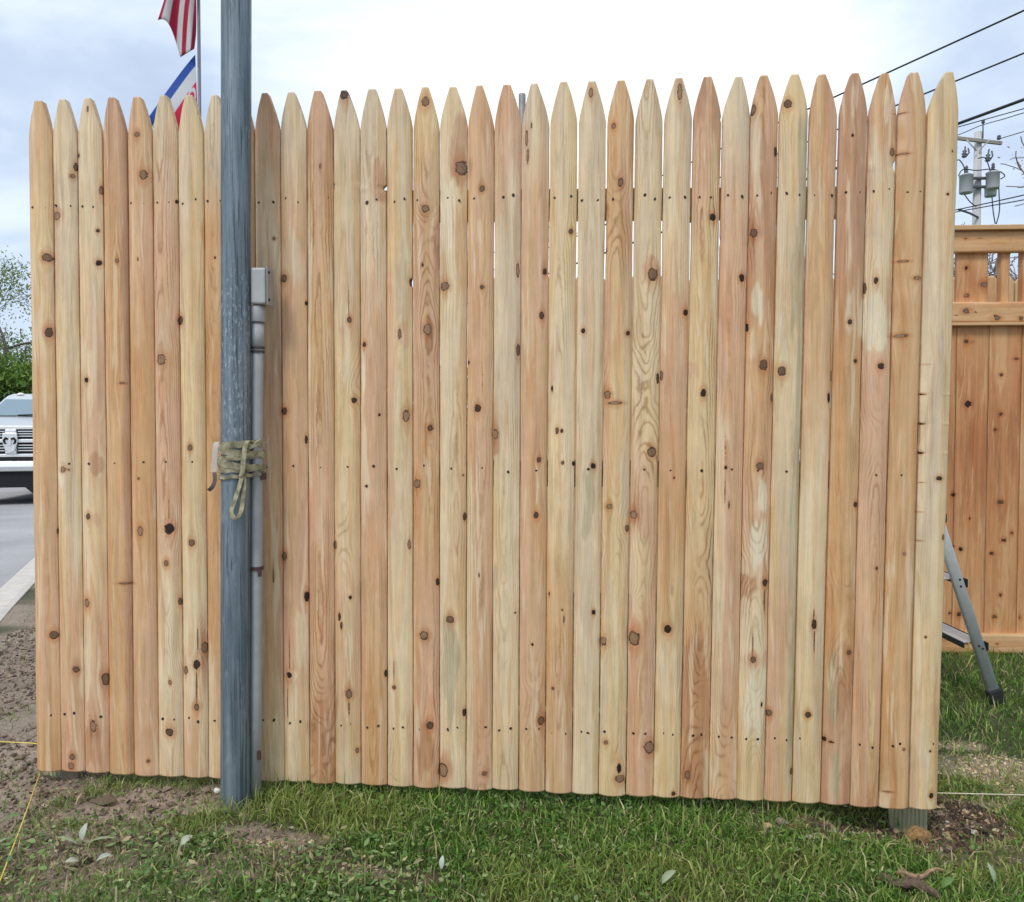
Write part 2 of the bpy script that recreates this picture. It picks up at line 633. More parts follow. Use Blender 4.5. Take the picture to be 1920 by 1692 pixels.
k = N('soil_and_lawn')
g = k.geo()
c = k.attr('gcol')
n1 = k.noise(g, 55, 5, 0.65)
n2 = k.noise(g, 240, 3, 0.6)
c = k.mul(k.mul(c, k.mr(n1, 0.25, 0.75, 0.55, 1.35)), k.mr(n2, 0.25, 0.75, 0.7, 1.3))
k.p(Base_Color=c, Roughness=0.95)
k.bump(k.math('ADD', n1, k.math('MULTIPLY', n2, 0.5)), 0.8, 0.012)
ground = np_obj('ground', V, k.m, quads=quads, attrs={'gcol': ('FLOAT_COLOR', gc)}, origin=Vector((0, 0, 0)))
tag(ground, 'lawn ground with patches of bare brown soil', 'ground', kind='structure')

# road
k = N('worn_asphalt')
g = k.geo()
c = k.mix(k.mr(k.noise(g, 0.7, 4, 0.6), 0.35, 0.65), (0.34, 0.33, 0.325), (0.44, 0.425, 0.415))
c = k.mul(c, k.mr(k.noise(g, 90, 3, 0.7), 0.3, 0.7, 0.8, 1.2))
k.p(Base_Color=c, Roughness=0.9)
k.bump(k.noise(g, 120, 3), 0.5, 0.004)
als = np.concatenate([np.arange(-14, 0, 1.0), np.arange(0, ROAD_END + 0.01, 0.5)])
dls = np.linspace(0.17, ROAD_W, 14)
A, D = np.meshgrid(als, dls)
V = np.stack([K0[0] + A * DK[0] + D * NL[0], K0[1] + A * DK[1] + D * NL[1], road_z(A) - 0.006 * np.sin(D)], -1).reshape(-1, 3)
na, nd = len(als), len(dls)
ii = (np.arange(nd - 1)[:, None] * na + np.arange(na - 1)[None]).ravel()
road = np_obj('road', V, k.m, quads=np.stack([ii, ii + na, ii + na + 1, ii + 1], 1))
tag(road, 'grey worn asphalt road at the far left', 'road', kind='structure')

kerb_m = plain('kerb_concrete', (0.60, 0.54, 0.47), 0.9, 0, 0.15, 14, 0.003)
mb = MB()
prof = [(0.0, -0.12), (0.0, 0.112), (0.03, 0.12), (0.15, 0.118), (0.18, 0.10), (0.185, -0.12)]
V, Fq = [], []
for a in als:
    for d, z in prof:
        p = K0 + a * DK + (d - 0.02) * NL
        V.append((p[0], p[1], float(road_z(a)) + z))
n_ = len(prof)
for i in range(len(als) - 1):
    for j in range(n_ - 1):
        Fq.append((i * n_ + j, i * n_ + j + 1, (i + 1) * n_ + j + 1, (i + 1) * n_ + j))
mb.add(V, Fq)
tag(mb.build('kerb', kerb_m), 'pale concrete kerb along the road edge', 'kerb', kind='structure')

# ================================================================== THE PICKET FENCE
Y0, KS = 2.135, 0.083
QS = math.sqrt(1 + KS * KS)
TT = np.array([1 / QS, -KS / QS, 0.0])
BB = np.array([KS / QS, 1 / QS, 0.0])        # pointing to the back of the fence


def fs(px, py):
    """(s, z) on the fence plane of a picture point"""
    d = ray(px, py)
    t = Y0 / (d[1] + KS * d[0])
    P = d * t
    return (P[0] * TT[0] + (P[1] - Y0) * TT[1], CAM_Z + P[2])


def FW(s, dpt, z):
    s = np.asarray(s, float); dpt = np.asarray(dpt, float); z = np.asarray(z, float)
    return np.stack([s * TT[0] + dpt * BB[0], Y0 + s * TT[1] + dpt * BB[1], z], -1)


# tip x, tip y, left / right edge at picture row 350, left / right edge at the foot, foot row
PK = [
    (76, 192, 55.5, 99, 70, 115, 1443.5), (121, 189, 101, 145.5, 116, 160, 1444), (167.6, 187, 147.5, 193, 160.6, 206, 1446),
    (213, 186, 195, 239, 206.6, 252, 1449), (260, 185, 241, 286, 253, 298, 1452), (309.5, 182, 288, 334, 299, 345, 1453),
    (357, 182, 335.5, 382, 346, 391.6, 1455), (404.6, 181, 383.5, 429, 392.4, 438, 1457), (452, 180, 430.5, 477.5, 439, 485.5, 1459),
    (499, 178, 479, 525.5, 486.5, 533, 1462), (548, 176, 527, 575, 534, 580.6, 1462.5), (598, 174, 576.5, 625, 582, 628.5, 1466),
    (647, 173, 626, 675, 629.5, 676.8, 1467), (699, 170, 676, 724.5, 678, 726, 1469.6), (748, 169, 725.8, 773, 727.5, 774, 1472),
    (798.5, 167, 775, 823.5, 775.6, 823.8, 1474), (850.6, 166, 825.4, 876, 824.8, 873, 1475), (900, 164, 877.5, 926, 874.2, 922, 1478),
    (951, 162, 927.5, 977, 923.2, 971.6, 1478), (1002, 160, 978.5, 1029.5, 973, 1021.4, 1481), (1057, 157, 1031, 1081.5, 1022.6, 1072, 1484),
    (1110, 156, 1084.4, 1135, 1073.2, 1121.4, 1486), (1164, 155, 1137.5, 1187.5, 1122.8, 1172.7, 1489), (1217.7, 152, 1190, 1241, 1174, 1224.7, 1490),
    (1271.6, 150, 1244, 1295, 1225.5, 1275, 1492), (1326, 147, 1297.7, 1349.5, 1275.8, 1328, 1494), (1384, 147, 1352, 1403.5, 1328.8, 1380.3, 1495.6),
    (1430.7, 145, 1404.8, 1456.7, 1381, 1432, 1497.7), (1489, 142.5, 1459, 1511.5, 1432.6, 1483.5, 1499.5), (1539, 143.5, 1515, 1566, 1484.8, 1537.5, 1502),
    (1601, 141, 1571, 1623, 1539, 1593, 1505), (1657, 141, 1625.4, 1677.5, 1593.6, 1646, 1510), (1711, 139.5, 1680, 1732.5, 1648, 1702, 1513),
    (1777, 138.5, 1735.5, 1793, 1704.3, 1756, 1514)]

# wood tones (albedo): c cream sapwood, g greyish sapwood, y yellowish, t tan, p pinkish heart, o orange, k dark heart and painted-in shade, w pale
TONE = {'c': srgb(233, 209, 171), 'g': srgb(219, 197, 166), 'y': srgb(229, 200, 153), 't': srgb(219, 180, 135), 'p': srgb(220, 178, 143),
        'o': srgb(214, 168, 119), 'k': srgb(199, 157, 124), 'w': srgb(238, 223, 192), 's': srgb(193, 179, 146), 'r': srgb(194, 144, 104)}
ALT = {'c': 'y', 'g': 'c', 'y': 'g', 't': 'p', 'p': 't', 'o': 't', 'k': 'p', 'w': 'c', 's': 'g', 'r': 't'}
KEYY = [230, 450, 700, 950, 1200, 1420]
PTONE = ['tyttpo', 'ggyytp', 'gcpcpp', 'kooooo', 'tpoott', 'gpppcc', 'yyyycp', 'goooot', 'kkkkkt', 'tgktty', 'gppppy', 'kttppr',  # ninth picket: the pole's shadow is put into its dark tones
         'gyyypy', 'ggppto', 'yyyccy', 'yppopp', 'cccccc', 'tttttp', 'pggccy', 'gppppt', 'yyccot', 'gggggc', 'otyyyy', 'gycppp',
         'gcpoyy', 'kyyyor', 'gppppp', 'pkopcy', 'yycytt', 'pttcyy', 'kkoook', 'pcpptt', 'tooooo', 'ygggyy']
# patches: px, py, rx, ry, tone
PATCH = [(180, 790, 17, 85, 'p'), (164, 700, 16, 80, 'c'), (184.5, 975, 9, 15, 'p'), (166, 1230, 15, 85, 'c'), (190, 1235, 14, 120, 'p'), (185, 870, 14, 22, 'k'),
         (165, 1010, 18, 45, 'c'), (180, 1400, 22, 40, 'r'), (358, 1280, 14, 50, 'w'), (352, 1330, 10, 60, 'c'), (400, 300, 18, 70, 'g'), (404, 440, 18, 60, 'o'),
         (395, 1380, 24, 140, 'c'), (320, 1150, 20, 120, 'c'), (320, 1320, 20, 100, 'c'), (310, 640, 18, 60, 'g'), (566, 1190, 13, 62, 'c'),
         (548, 1330, 9, 90, 'c'), (556, 500, 18, 60, 'g'), (650, 690, 16, 36, 'c'), (648, 620, 14, 20, 'p'), (655, 1200, 9, 110, 'c'), (700, 560, 16, 20, 'g'),
         (700, 720, 20, 220, 'p'), (715, 345, 11, 45, 'k'), (682, 860, 7, 220, 'c'), (683, 690, 6, 60, 'w'), (752, 628, 12, 26, 'p'), (745, 740, 10, 90, 'c'),
         (862, 285, 19, 70, 'k'), (840, 200, 16, 60, 'c'), (838, 430, 13, 90, 'w'), (836, 600, 15, 120, 'c'), (840, 1250, 20, 110, 's'), (833, 1435, 18, 34, 'p'),
         (930, 815, 9, 34, 'k'), (940, 720, 18, 90, 'g'), (931, 1080, 8, 34, 's'), (945, 1190, 18, 160, 'c'), (950, 480, 20, 90, 'g'),
         (1040, 690, 12, 60, 'p'), (1056, 640, 14, 110, 'c'), (1095, 1100, 16, 160, 'g'), (1100, 960, 12, 80, 's'), (1223, 520, 20, 40, 'p'), (1220, 600, 18, 100, 'c'),
         (1215, 800, 20, 60, 'y'), (1190, 1080, 10, 90, 'c'), (1205, 1100, 18, 80, 'y'), (1188, 1195, 20, 40, 'p'), (1272, 490, 20, 90, 'c'), (1272, 600, 22, 60, 'p'),
         (1250, 1270, 22, 72, 'c'), (1250, 1400, 22, 90, 'y'), (1340, 330, 11, 70, 'y'), (1325, 560, 18, 160, 'y'), (1310, 330, 14, 120, 'p'),
         (1415, 260, 12, 70, 'g'), (1437, 330, 16, 130, 'k'), (1418, 570, 11, 42, 'w'), (1410, 640, 8, 40, 'c'), (1428, 930, 9, 26, 'w'), (1415, 1020, 20, 46, 'w'),
         (1405, 1100, 16, 26, 'r'), (1418, 1180, 18, 60, 'c'), (1408, 1236, 26, 20, 'p'), (1415, 1320, 20, 70, 'w'), (1468, 640, 8, 80, 'w'), (1490, 500, 8, 120, 's'),
         (1640, 330, 18, 80, 'g'), (1660, 200, 8, 34, 'w'), (1640, 420, 20, 90, 'g'), (1640, 610, 24, 58, 'w'), (1636, 480, 18, 60, 'c'), (1640, 700, 24, 40, 'p'),
         (1690, 250, 9, 40, 'o'), (1700, 360, 14, 120, 't'), (1560, 1310, 12, 80, 's'), (1563, 1450, 10, 50, 's'), (1590, 590, 14, 40, 'g'), (1580, 1290, 18, 90, 'r'),
         (1300, 1330, 24, 160, 'r'), (1165, 430, 8, 60, 'o'), (1160, 620, 12, 80, 't'), (1288, 690, 20, 20, 'p'), (605, 1380, 24, 90, 'r'), (740, 1100, 16, 200, 'c'),
         (798, 1400, 20, 60, 'r'), (700, 1380, 20, 100, 'o'), (118, 890, 14, 18, 'w'), (95, 624, 14, 16, 'p'), (92, 485, 12, 18, 'p'), (545, 1264, 12, 14, 'w')]
SPLIT = [(16, 380, 1180, 0.30, 't', 1), (26, 780, 1480, -0.35, 'c', -1), (17, 880, 1480, -0.5, 'c', -1), (3, 180, 1450, 0.45, 'k', 1), (28, 200, 1500, 0.42, 's', 1),  # fourth picket: shading of its right side painted as a darker tone
         (28, 1180, 1500, -0.15, 'p', -1), (12, 300, 1000, 0.5, 't', 1), (14, 500, 1000, -0.5, 'p', -1), (22, 500, 900, -0.6, 'p', -1), (6, 1150, 1300, 0.5, 'k', 1),
         (33, 300, 1500, 0.45, 'y', 1), (32, 130, 700, 0.25, 't', 1), (11, 400, 900, -0.72, 'w', -1), (9, 880, 1460, -0.4, 'k', -1)]  # tenth picket: shadow of pole and pipe painted down its left side
# knots: px, py, rx, ry, darkness 0..1
KNOT = [(261, 255, 4.5, 5, .3), (272.5, 330, 7, 9, .2), (143, 315, 3, 8, .7), (138, 332, 4, 4, .2), (110, 406, 7, 7.5, .05), (149, 293, 2, 5, 1), (186, 434, 3, 3.5, .8),
        (188, 494, 5, 5, 1), (92, 485, 8, 7, .35), (191, 358, 3, 8, .2), (332, 379, 2.5, 3.5, 1), (223.6, 491, 3, 4, .2), (263, 488, 1.6, 4, .4), (406, 485, 2, 3, 1),
        (169, 208, 2, 6, .4), (516, 449, 3, 4, .2), (534, 523, 6, 7, .6), (95, 624, 6, 9, .7), (166, 713, 4, 4.5, 1), (232.7, 719, 5, 2, .2), (305.6, 675, 8, 10, .1),
        (339.5, 601.5, 5, 8, .7), (360, 840, 4.5, 6, .4), (121.5, 881, 5.5, 5.5, .05), (133, 881, 2.5, 2.5, .2), (264, 897, 2.5, 3, .4), (534, 771, 5.5, 7, .7),
        (169, 968, 4.5, 6, .7), (267, 995, 5, 8, -.3), (320.7, 991, 8.5, 9.5, 1), (363, 1017, 6, 7, .5), (315, 1055, 4.5, 6, .3), (166, 1130, 5.5, 8, .1),
        (104, 1190, 7, 7, .5), (339, 1128, 3, 7, .6), (238, 1093, 12, 1.8, .3), (109, 997, 2, 6, .6), (146, 1254, 5.5, 5.5, .6), (200, 1272, 6, 11, .5),
        (385, 1214, 5, 10, .3), (372, 1244.6, 6, 8, .9), (350.4, 1255.5, 5, 8, .3), (372, 1324, 5, 6, .3), (179, 1360, 6, 10, 0), (321, 1371, 7, 7.5, .7),
        (139.7, 1417, 5, 6, .3), (137.6, 1434, 5, 6, .1), (281.7, 1425, 3, 3, .5), (322, 1278, 3, 5, -.2), (647.5, 182, 7, 9, .75), (799, 194, 7, 9, .3),
        (866, 317, 11, 13, .3), (905, 356.5, 5, 5.5, .5), (799, 394, 6.5, 7, .3), (835, 538, 8, 8, .3), (904.8, 540.6, 4, 4, .6), (771, 530, 3, 8, .9),
        (603, 315, 2, 5, .2), (794, 499, 2, 4, .9), (574.6, 569.5, 2, 4, 1), (657, 601, 4, 6, .6), (684, 647, 3.5, 5, .9), (803, 619, 7, 10, .05), (751, 628, 3, 10, .3),
        (665.7, 751, 5, 5, .9), (712.6, 778, 2.5, 3, 1), (879, 680, 2, 4, .8), (763, 780, 6, 10, .0), (808, 802.6, 5, 5.5, .7), (896.7, 766, 6, 7, .9),
        (929, 814, 5, 10, .1), (575, 825, 2.5, 8, .9), (783, 907, 6, 8, .2), (688.6, 911.5, 3, 3, 1), (869, 891, 2, 2, .4), (534, 1043, 5, 8, .4), (576, 1118, 4, 9, 1),
        (629, 1022, 3, 8, .4), (659, 1119.5, 3, 4, 1), (638, 1155, 3, 8, .8), (642, 1172, 2.5, 8, .8), (871.5, 969, 3, 8, .8), (820.7, 1091, 3, 7, .9),
        (845, 1160, 7, 7, .5), (796.7, 1190, 7.5, 7.5, .1), (899, 1078, 1.5, 5, .7), (768, 1021, 3, 9, -.3), (544.6, 1264.6, 5, 6, 1), (656.6, 1299, 6, 8, .3),
        (724, 1263, 3, 6, .9), (740, 1287, 3.5, 4, .5), (807.7, 1358, 6, 7, .7), (870.4, 1335.5, 3, 7, .9), (671, 1406, 3, 5, .2), (831, 1443, 9, 13, .0),
        (909, 1448, 5, 4, .4), (997, 238, 1.6, 6, .7), (988, 262, 2.5, 16, .1), (990, 295, 2.5, 14, .1), (1108, 178, 4, 9, .0), (1273.7, 177, 4.5, 16, -.1), (1150.5, 239, 4, 5, .2),
        (1163, 345, 5, 8, .4), (1335.4, 409, 6, 7, 1), (1070.6, 436, 4.5, 4.5, .6), (1021.6, 511, 4, 6, .9), (1223, 515.5, 9, 11, .4), (1389.6, 522, 5, 6.5, 1),
        (971, 507, 3, 14, .1), (1135.7, 471, 2.5, 5, .6), (1016, 593, 4.5, 7, .8), (1093.5, 621.6, 4, 4.5, 1), (1177, 625.5, 4, 4, .9), (1285, 587, 4.5, 6, 1),
        (971.6, 657, 3.5, 12, .6), (1035.4, 730, 2, 7, 1), (1139, 740.6, 6, 7, .1), (1154, 756, 13, 3, -.4), (1233, 710, 3, 9, .8), (1240, 704, 3, 9, .3),
        (1317.4, 737.5, 5, 8, 1), (1044.5, 808, 3, 6, .6), (1053.6, 808, 3, 4, .8), (1221.6, 848, 8, 9, .3), (1010.7, 862, 4, 5, .7), (1055, 867.7, 3, 4, .5),
        (1075, 870, 2.5, 5, 1), (1112, 874, 4.5, 5, 1), (1359.6, 877, 3, 4, 1), (1262.8, 896, 2, 3, .9), (1005.5, 966, 4.5, 6.5, .8), (1141.7, 949.5, 5, 5, .1),
        (1187.8, 965, 6, 8, .1), (1175.5, 990.6, 4, 6, .4), (1113, 1147, 3.5, 4.5, 1), (966.4, 1148.7, 2, 2, .8), (1251, 1178, 6.5, 7, 1), (1130.5, 1202, 6, 8, -.1),
        (1188.5, 1195.6, 10, 13, .1), (998.4, 1206.8, 2.5, 3, 1), (1030, 1113.5, 1.5, 5, .7), (1054.4, 1142, 2, 2.5, .7), (1057.5, 1160, 1.5, 8, .5), (1365.6, 947, 1.5, 9, .7),
        (1014.6, 1349.7, 6, 8, .5), (1135.7, 1390, 4, 4, .3), (1217, 1400, 9, 11, .1), (1037, 1289, 2.5, 3, .6), (1160.4, 1438, 4, 10, 1), (1162, 1458, 8, 7, .1),
        (1262, 1485.7, 3.5, 4, .9), (1288, 1451, 5, 8, .3), (1411, 208, 5, 10, .4), (1475.5, 198, 7, 8, .6), (1453.3, 286, 3, 9, .9), (1596, 257, 2.5, 3, 1),
        (1671.6, 287.6, 5, 7, .3), (1412.4, 438.6, 6.5, 7.5, .6), (1640, 527, 4, 6.5, .9), (1620.8, 541, 3, 10, .6), (1773.6, 366.5, 3, 3, 1), (1783, 286, 2, 2.5, .5),
        (1687, 215, 12, 1.3, .3), (1690, 291, 12, 2, .0), (1690, 492, 11, 2, -.1), (1718, 523, 8, 3, -.2), (1400.7, 615, 2.5, 9, 1), (1430, 685, 7.5, 10, .6),
        (1464.8, 696, 7.5, 9, .6), (1590.8, 604.7, 4, 5, .9), (1602, 677.6, 3.5, 3.5, .9), (1649.4, 687.5, 6, 5.5, .9), (1553, 746.6, 3, 9, 1), (1446, 746.6, 2, 8, .5),
        (1686, 631, 13, 3, .0), (1423.4, 874, 7, 6.5, .4), (1757.5, 897, 6, 4, .9), (1603, 946, 4, 5, .9), (1729, 740, 5, 1.5, 1), (1727.5, 795.6, 5, 1.5, 1),
        (1726, 850, 4, 2, 1), (1734, 684, 8, .8, .6), (1726, 905, 6, .8, .5), (1722, 960, 6, .9, .5), (1722, 1014, 6, .8, .5), (1433.8, 1092, 5, 7, .9), (1432, 1125, 1.5, 22, .5),
        (1641.6, 1064.6, 2.5, 3, .9), (1524, 1169.5, 4.5, 9, .9), (1524, 1200, 1.3, 26, .7), (1524, 1150, 1.2, 14, .7), (1767, 1007, 3, 5, .3), (1732, 1193, 2.5, 2.5, .7), (1693, 1038, 3, 3, -.2),
        (1410.4, 1235, 5, 6.5, .5), (1410, 1205, 1.2, 22, .3), (1590, 1222.6, 4.5, 5, .6), (1441, 1335.4, 5, 6, .4), (1512.7, 1337, 5.5, 5.5, .8), (1426.8, 1320, 2, 5, 1),
        (1545, 1385, 3.5, 4, 1), (1555.7, 1389, 4, 2, .9), (1743, 1489, 4.5, 5, 1), (1482.8, 1445, 3, 6, .6), (1740.6, 1405.7, 2.5, 3, .8), (1692, 1403, 3, 3, .2),
        (1661, 1482, 9, 1.5, .1), (320.7, 955, 1, 24, .2), (545, 1225, 1, 34, .3), (541, 1320, 1, 40, .2), (1359, 840, 1, 30, .3), (1358, 920, 1.2, 24, .4), (905, 700, .9, 50, .1),
        (372, 1285, 1.5, 30, .4), (374, 1200, 1.2, 24, .4), (656.6, 1325, 1.2, 18, .2), (740, 1255, 1, 22, .3), (515, 1080, 1.2, 18, .4), (656, 570, 1, 26, .0)]
NOTCH = [(13, 1, 355, .008, .007), (12, -1, 350.5, .0035, .009), (31, 1, 313, .006, .011), (14, 1, 531, .003, .009), (25, 1, 226, .002, .005), (26, -1, 452, .002, .01),
         (33, -1, 740, .005, .0022), (33, -1, 795.6, .005, .002), (33, -1, 850, .004, .003), (33, -1, 815, .0025, .03), (20, 1, 1000, .001, .04), (22, 1, 1470, .002, .02),
         (24, 1, 1000, .001, .1), (31, 1, 965, .002, .03), (29, 1, 1045, .0015, .02)]
FLAME = {11: .5, 25: .75, 30: .35, 5: .4, 15: .45, 23: .4, 12: .3, 17: .3, 18: .22, 22: .35, 27: .4, 26: .3, 31: .35, 24: .25, 7: .3, 16: .3, 13: .3, 28: .35, 20: .3, 19: .3}

FLP = [(605, 1400, 24, 130, 1.0), (1300, 1330, 26, 190, 1.0), (320, 1160, 24, 150, .8), (650, 1010, 24, 70, .6), (1212, 720, 22, 190, .7), (1200, 1120, 22, 90, .6), (1150, 1000, 22, 90, .6), (1305, 1080, 22, 110, .6),
       (1415, 1060, 22, 60, .6), (1415, 1340, 22, 60, .6), (1575, 1180, 22, 160, .6), (950, 1250, 20, 160, .5), (900, 1400, 22, 80, .6), (750, 1400, 22, 80, .5), (800, 460, 20, 90, .7), (1165, 410, 20, 60, .7), (1000, 1300, 22, 110, .6), (1620, 820, 22, 90, .5), (655, 720, 20, 60, .6), (1350, 1430, 22, 70, .5), (400, 700, 20, 200, .6), (385, 1220, 14, 90, .7)]
KPT = []
for px, py, rx, ry, dk in KNOT:
    s_, z_ = fs(px, py)
    sx = fs(px + rx, py)[0] - s_
    sz = z_ - fs(px, py + ry)[1]
    KPT.append((s_, z_, abs(sx), abs(sz), dk))
KPT = np.array(KPT)
PPT = [(fs(px, py), fs(px + rx, py)[0] - fs(px, py)[0], fs(px, py)[1] - fs(px, py + ry)[1], t) for px, py, rx, ry, t in PATCH]


DWf = None


def board(name, parent, s0t, s1t, s0b, s1b, zt, zb, tip=None, zref=None, sag=0.009, pw=2.0, thick=0.011, tones='tttttt', seed=0.0, flame=0.15,
          knots=None, patches=(), splits=(), notches=(), keyz=None, nc=16, dz=0.0048, place=FW, wob=0.0006, mat=None, alt=0.5, dogear=0.0):
    """a sawn or half-round board. s0t.. edges at zref (upper) and zb (foot); tip = (s, shoulder drop, flat half width) or None for a square top"""
    if zref is None: zref = zt
    nr = max(4, int((zt - zb) / dz))
    z = np.linspace(zb, zt, nr + 1)
    t = (z - zb) / (zref - zb)
    L = s0b + (s0t - s0b) * t
    Rr = s1b + (s1t - s1b) * t
    L = L + (vn(z * 9, 0 * z, seed) - .5) * 2 * wob + (vn(z * 60, 0 * z, seed + 9) - .5) * wob * .8
    Rr = Rr + (vn(z * 9, 0 * z, seed + 3) - .5) * 2 * wob + (vn(z * 60, 0 * z, seed + 5) - .5) * wob * .8
    full = (Rr - L) / 2
    for side, zc, dep, hh in notches:
        b = dep * np.exp(-((z - zc) / hh) ** 4)
        if side > 0: Rr = Rr - b
        else: L = L + b
    mid = (L + Rr) / 2
    hw = (Rr - L) / 2
    cen = mid.copy()
    if tip:
        ts, drop, flat = tip
        h = np.clip((zt - z) / drop, 0, 1)
        f = 1 - (1 - h) ** 1.38
        hw = flat + (hw - flat) * f
        cen = mid + (ts - mid[-1]) * (1 - h) ** 1.2
    if dogear:
        h = np.clip((zt - z) / dogear, 0, 1)
        hw = hw * (0.45 + 0.55 * h)
    u = np.linspace(-1, 1, nc + 1)
    u = np.sign(u) * np.abs(u) ** 0.85
    S = cen[:, None] + u[None] * hw[:, None]
    xo = np.clip(np.abs(S - mid[:, None]) / full[:, None], 0, 1)
    dep = -sag * (1 - xo ** pw)
    dep = dep + (fbm(S * 40, z[:, None] * 3 + 0 * S, seed + 2) - .5) * 0.0012
    Z = np.repeat(z[:, None], nc + 1, 1)
    Zj = Z.copy()
    # ---- colour fields
    U = (S - mid[:, None]) / full[:, None]
    if keyz is None: keyz = np.linspace(zt, zb, len(tones))
    order = np.argsort(keyz)
    kz = np.asarray(keyz)[order]
    mc = np.stack([np.interp(z + 0.0, kz, np.array([TONE[tones[i]][ch] for i in order])) for ch in range(3)], -1)
    ac = np.stack([np.interp(z + 0.0, kz, np.array([TONE[ALT[tones[i]]][ch] for i in order])) for ch in range(3)], -1)
    n1 = fbm(U * 1.5 + seed * 3.1, Z * 2.1, seed + 21, 3) + 0.12 * (vn(U * 4, Z * 6, seed + 5) - .5)
    w1 = sstep(0.50, 0.58, n1)[..., None] * alt * 1.5
    C = mc[:, None, :] * (1 - np.clip(w1, 0, 1)) + ac[:, None, :] * np.clip(w1, 0, 1)
    warp = (fbm(S * 60, Z * 7, seed + 33) - .5)
    for (cs, cz), rx, rz, tn in patches:
        if abs(cs - mid.mean()) > 0.12: continue
        d = np.sqrt(((S - cs) / rx) ** 2 + (np.abs(Z - cz) / rz) ** 2.0) + warp * 1.5 + 0.5 * (vn(S * 160, Z * 14, seed + 71) - .5)
        w = (1 - sstep(0.72, 1.02, d))[..., None] * 0.8
        C = C * (1 - w) + TONE[tn] * w
    for z1, z0, us, tn, side in splits:
        ub = us + 0.35 * (vn(Z * 4, 0 * Z, seed + 44) - .5) + 0.15 * (vn(Z * 14, 0 * Z, seed + 4) - .5)
        w = sstep(-0.05, 0.05, (U - ub) * side) * sstep(z0 - .04, z0 + .06, Z + warp * .1) * (1 - sstep(z1 - .06, z1 + .04, Z + warp * .1))
        w = w[..., None] * 0.8
        C = C * (1 - w) + TONE[tn] * w
    # ---- knots and grain flow
    Kd = np.full(S.shape, 9.0); Kk = np.zeros(S.shape); Ka = np.full(S.shape, 9.0)
    SW = S.copy()
    if knots is not None and len(knots):
        near = knots[(np.abs(knots[:, 0] - np.interp(knots[:, 1], z, mid)) < full.mean() + knots[:, 2] * 1.5) & (knots[:, 1] < zt + .02) & (knots[:, 1] > zb - .02)]
        for ks, kz_, rx, rz, dk in near:
            ksl = ks
            dx, dzz = S - ksl, Z - kz_
            d = np.sqrt((dx / rx) ** 2 + (dzz / rz) ** 2)
            upd = d < Kd
            Kd = np.where(upd, d, Kd); Kk = np.where(upd, dk, Kk)
            rr = max(rx, 0.004)
            if rx > .0045 and rz < .022:
                ax = rx * (2.1 - 1.1 * np.clip(np.abs(dzz) / (rz * 4.2), 0, 1))
                Ka = np.minimum(Ka, np.sqrt((dx / ax) ** 2 + (dzz / (rz * 4.2)) ** 2))
            SW = SW - dx * 0.75 * np.exp(-(dx / (rr * 2.2)) ** 2 - (dzz / (rr * 5.5)) ** 2)
    fa = np.zeros(S.shape)
    if place is FW:
        for fpx, fpy, frx, fry, fam in FLP:
            (cs, cz_) = fs(fpx, fpy)
            if abs(cs - mid.mean()) < .10:
                fa = np.maximum(fa, fam * np.exp(-((S - cs) / (frx * .0021)) ** 4 - ((Z - cz_) / (fry * .0014)) ** 2))
    pith = fa * 0.05 * fbm(SW * 12, Z * 7, seed + 52, 3) + 0.010 + 0.030 * fbm(0 * Z, Z * 1.3, seed + 50, 3) + 0.004 * fbm(SW * 30, Z * 9, seed + 51)
    s00 = mid.mean() + (vn(np.array(seed * 7.7), np.array(0.3)) - .5) * 0.03
    PH = np.sqrt((SW - s00) ** 2 + pith ** 2) / 0.0042
    flv = flame * (0.35 + 1.3 * sstep(0.35, 0.65, fbm(U * .8, Z * 2.5, seed + 61)))
    flv = np.maximum(flv, fa * .75)
    # wood that lost its colour at the knots' dark flag: negative darkness = only a soft stain
    # ---- mesh
    P = place(S, dep, Zj)
    edgeb = np.full(z.shape, thick)
    PL = place(S[:, 0], edgeb, z)
    PR = place(S[:, -1], edgeb, z)
    V = np.concatenate([P.reshape(-1, 3), PL, PR])
    n = nc + 1
    nf = (nr + 1) * n
    ii = (np.arange(nr)[:, None] * n + np.arange(nc)[None]).ravel()
    qf = np.stack([ii, ii + 1, ii + n + 1, ii + n], 1)
    j = np.arange(nr)
    ql = np.stack([nf + j, j * n, (j + 1) * n, nf + j + 1], 1)
    qr = np.stack([j * n + nc, nf + nr + 1 + j, nf + nr + 2 + j, (j + 1) * n + nc], 1)
    qb = np.stack([nf + nr + 1 + j, nf + j, nf + j + 1, nf + nr + 2 + j], 1)
    quads = np.concatenate([qf, ql, qr, qb])
    sm = np.concatenate([np.ones(len(qf), bool), np.zeros(len(quads) - len(qf), bool)])
    top = [nr * n + i for i in range(n)] + [nf + 2 * nr + 1, nf + nr]
    bot = [nf] + [nf + nr + 1] + [i for i in range(nc, -1, -1)]
    ext = lambda A, fl_: np.concatenate([A.reshape(-1, A.shape[-1]) if A.ndim == 3 else A.reshape(-1, 1), (A[:, 0] if A.ndim == 3 else A[:, :1]), (A[:, -1] if A.ndim == 3 else A[:, -1:])])
    Cx = ext(C, 0)
    gv = np.stack([SW, Z, np.full(S.shape, seed * 1.37)], -1)
    knv = np.stack([Kd, np.clip(Kk, 0, 1), Ka], -1)
    attrs = {'wcol': ('FLOAT_COLOR', Cx), 'gv': ('FLOAT_VECTOR', ext(gv, 0)), 'kn': ('FLOAT_VECTOR', ext(knv, 0)),
             'ph': ('FLOAT', ext(PH, 0)), 'fl': ('FLOAT', ext(flv, 0))}
    org = Vector(place(np.array(mid[0]), np.array(0.0), np.array(zb)).tolist())
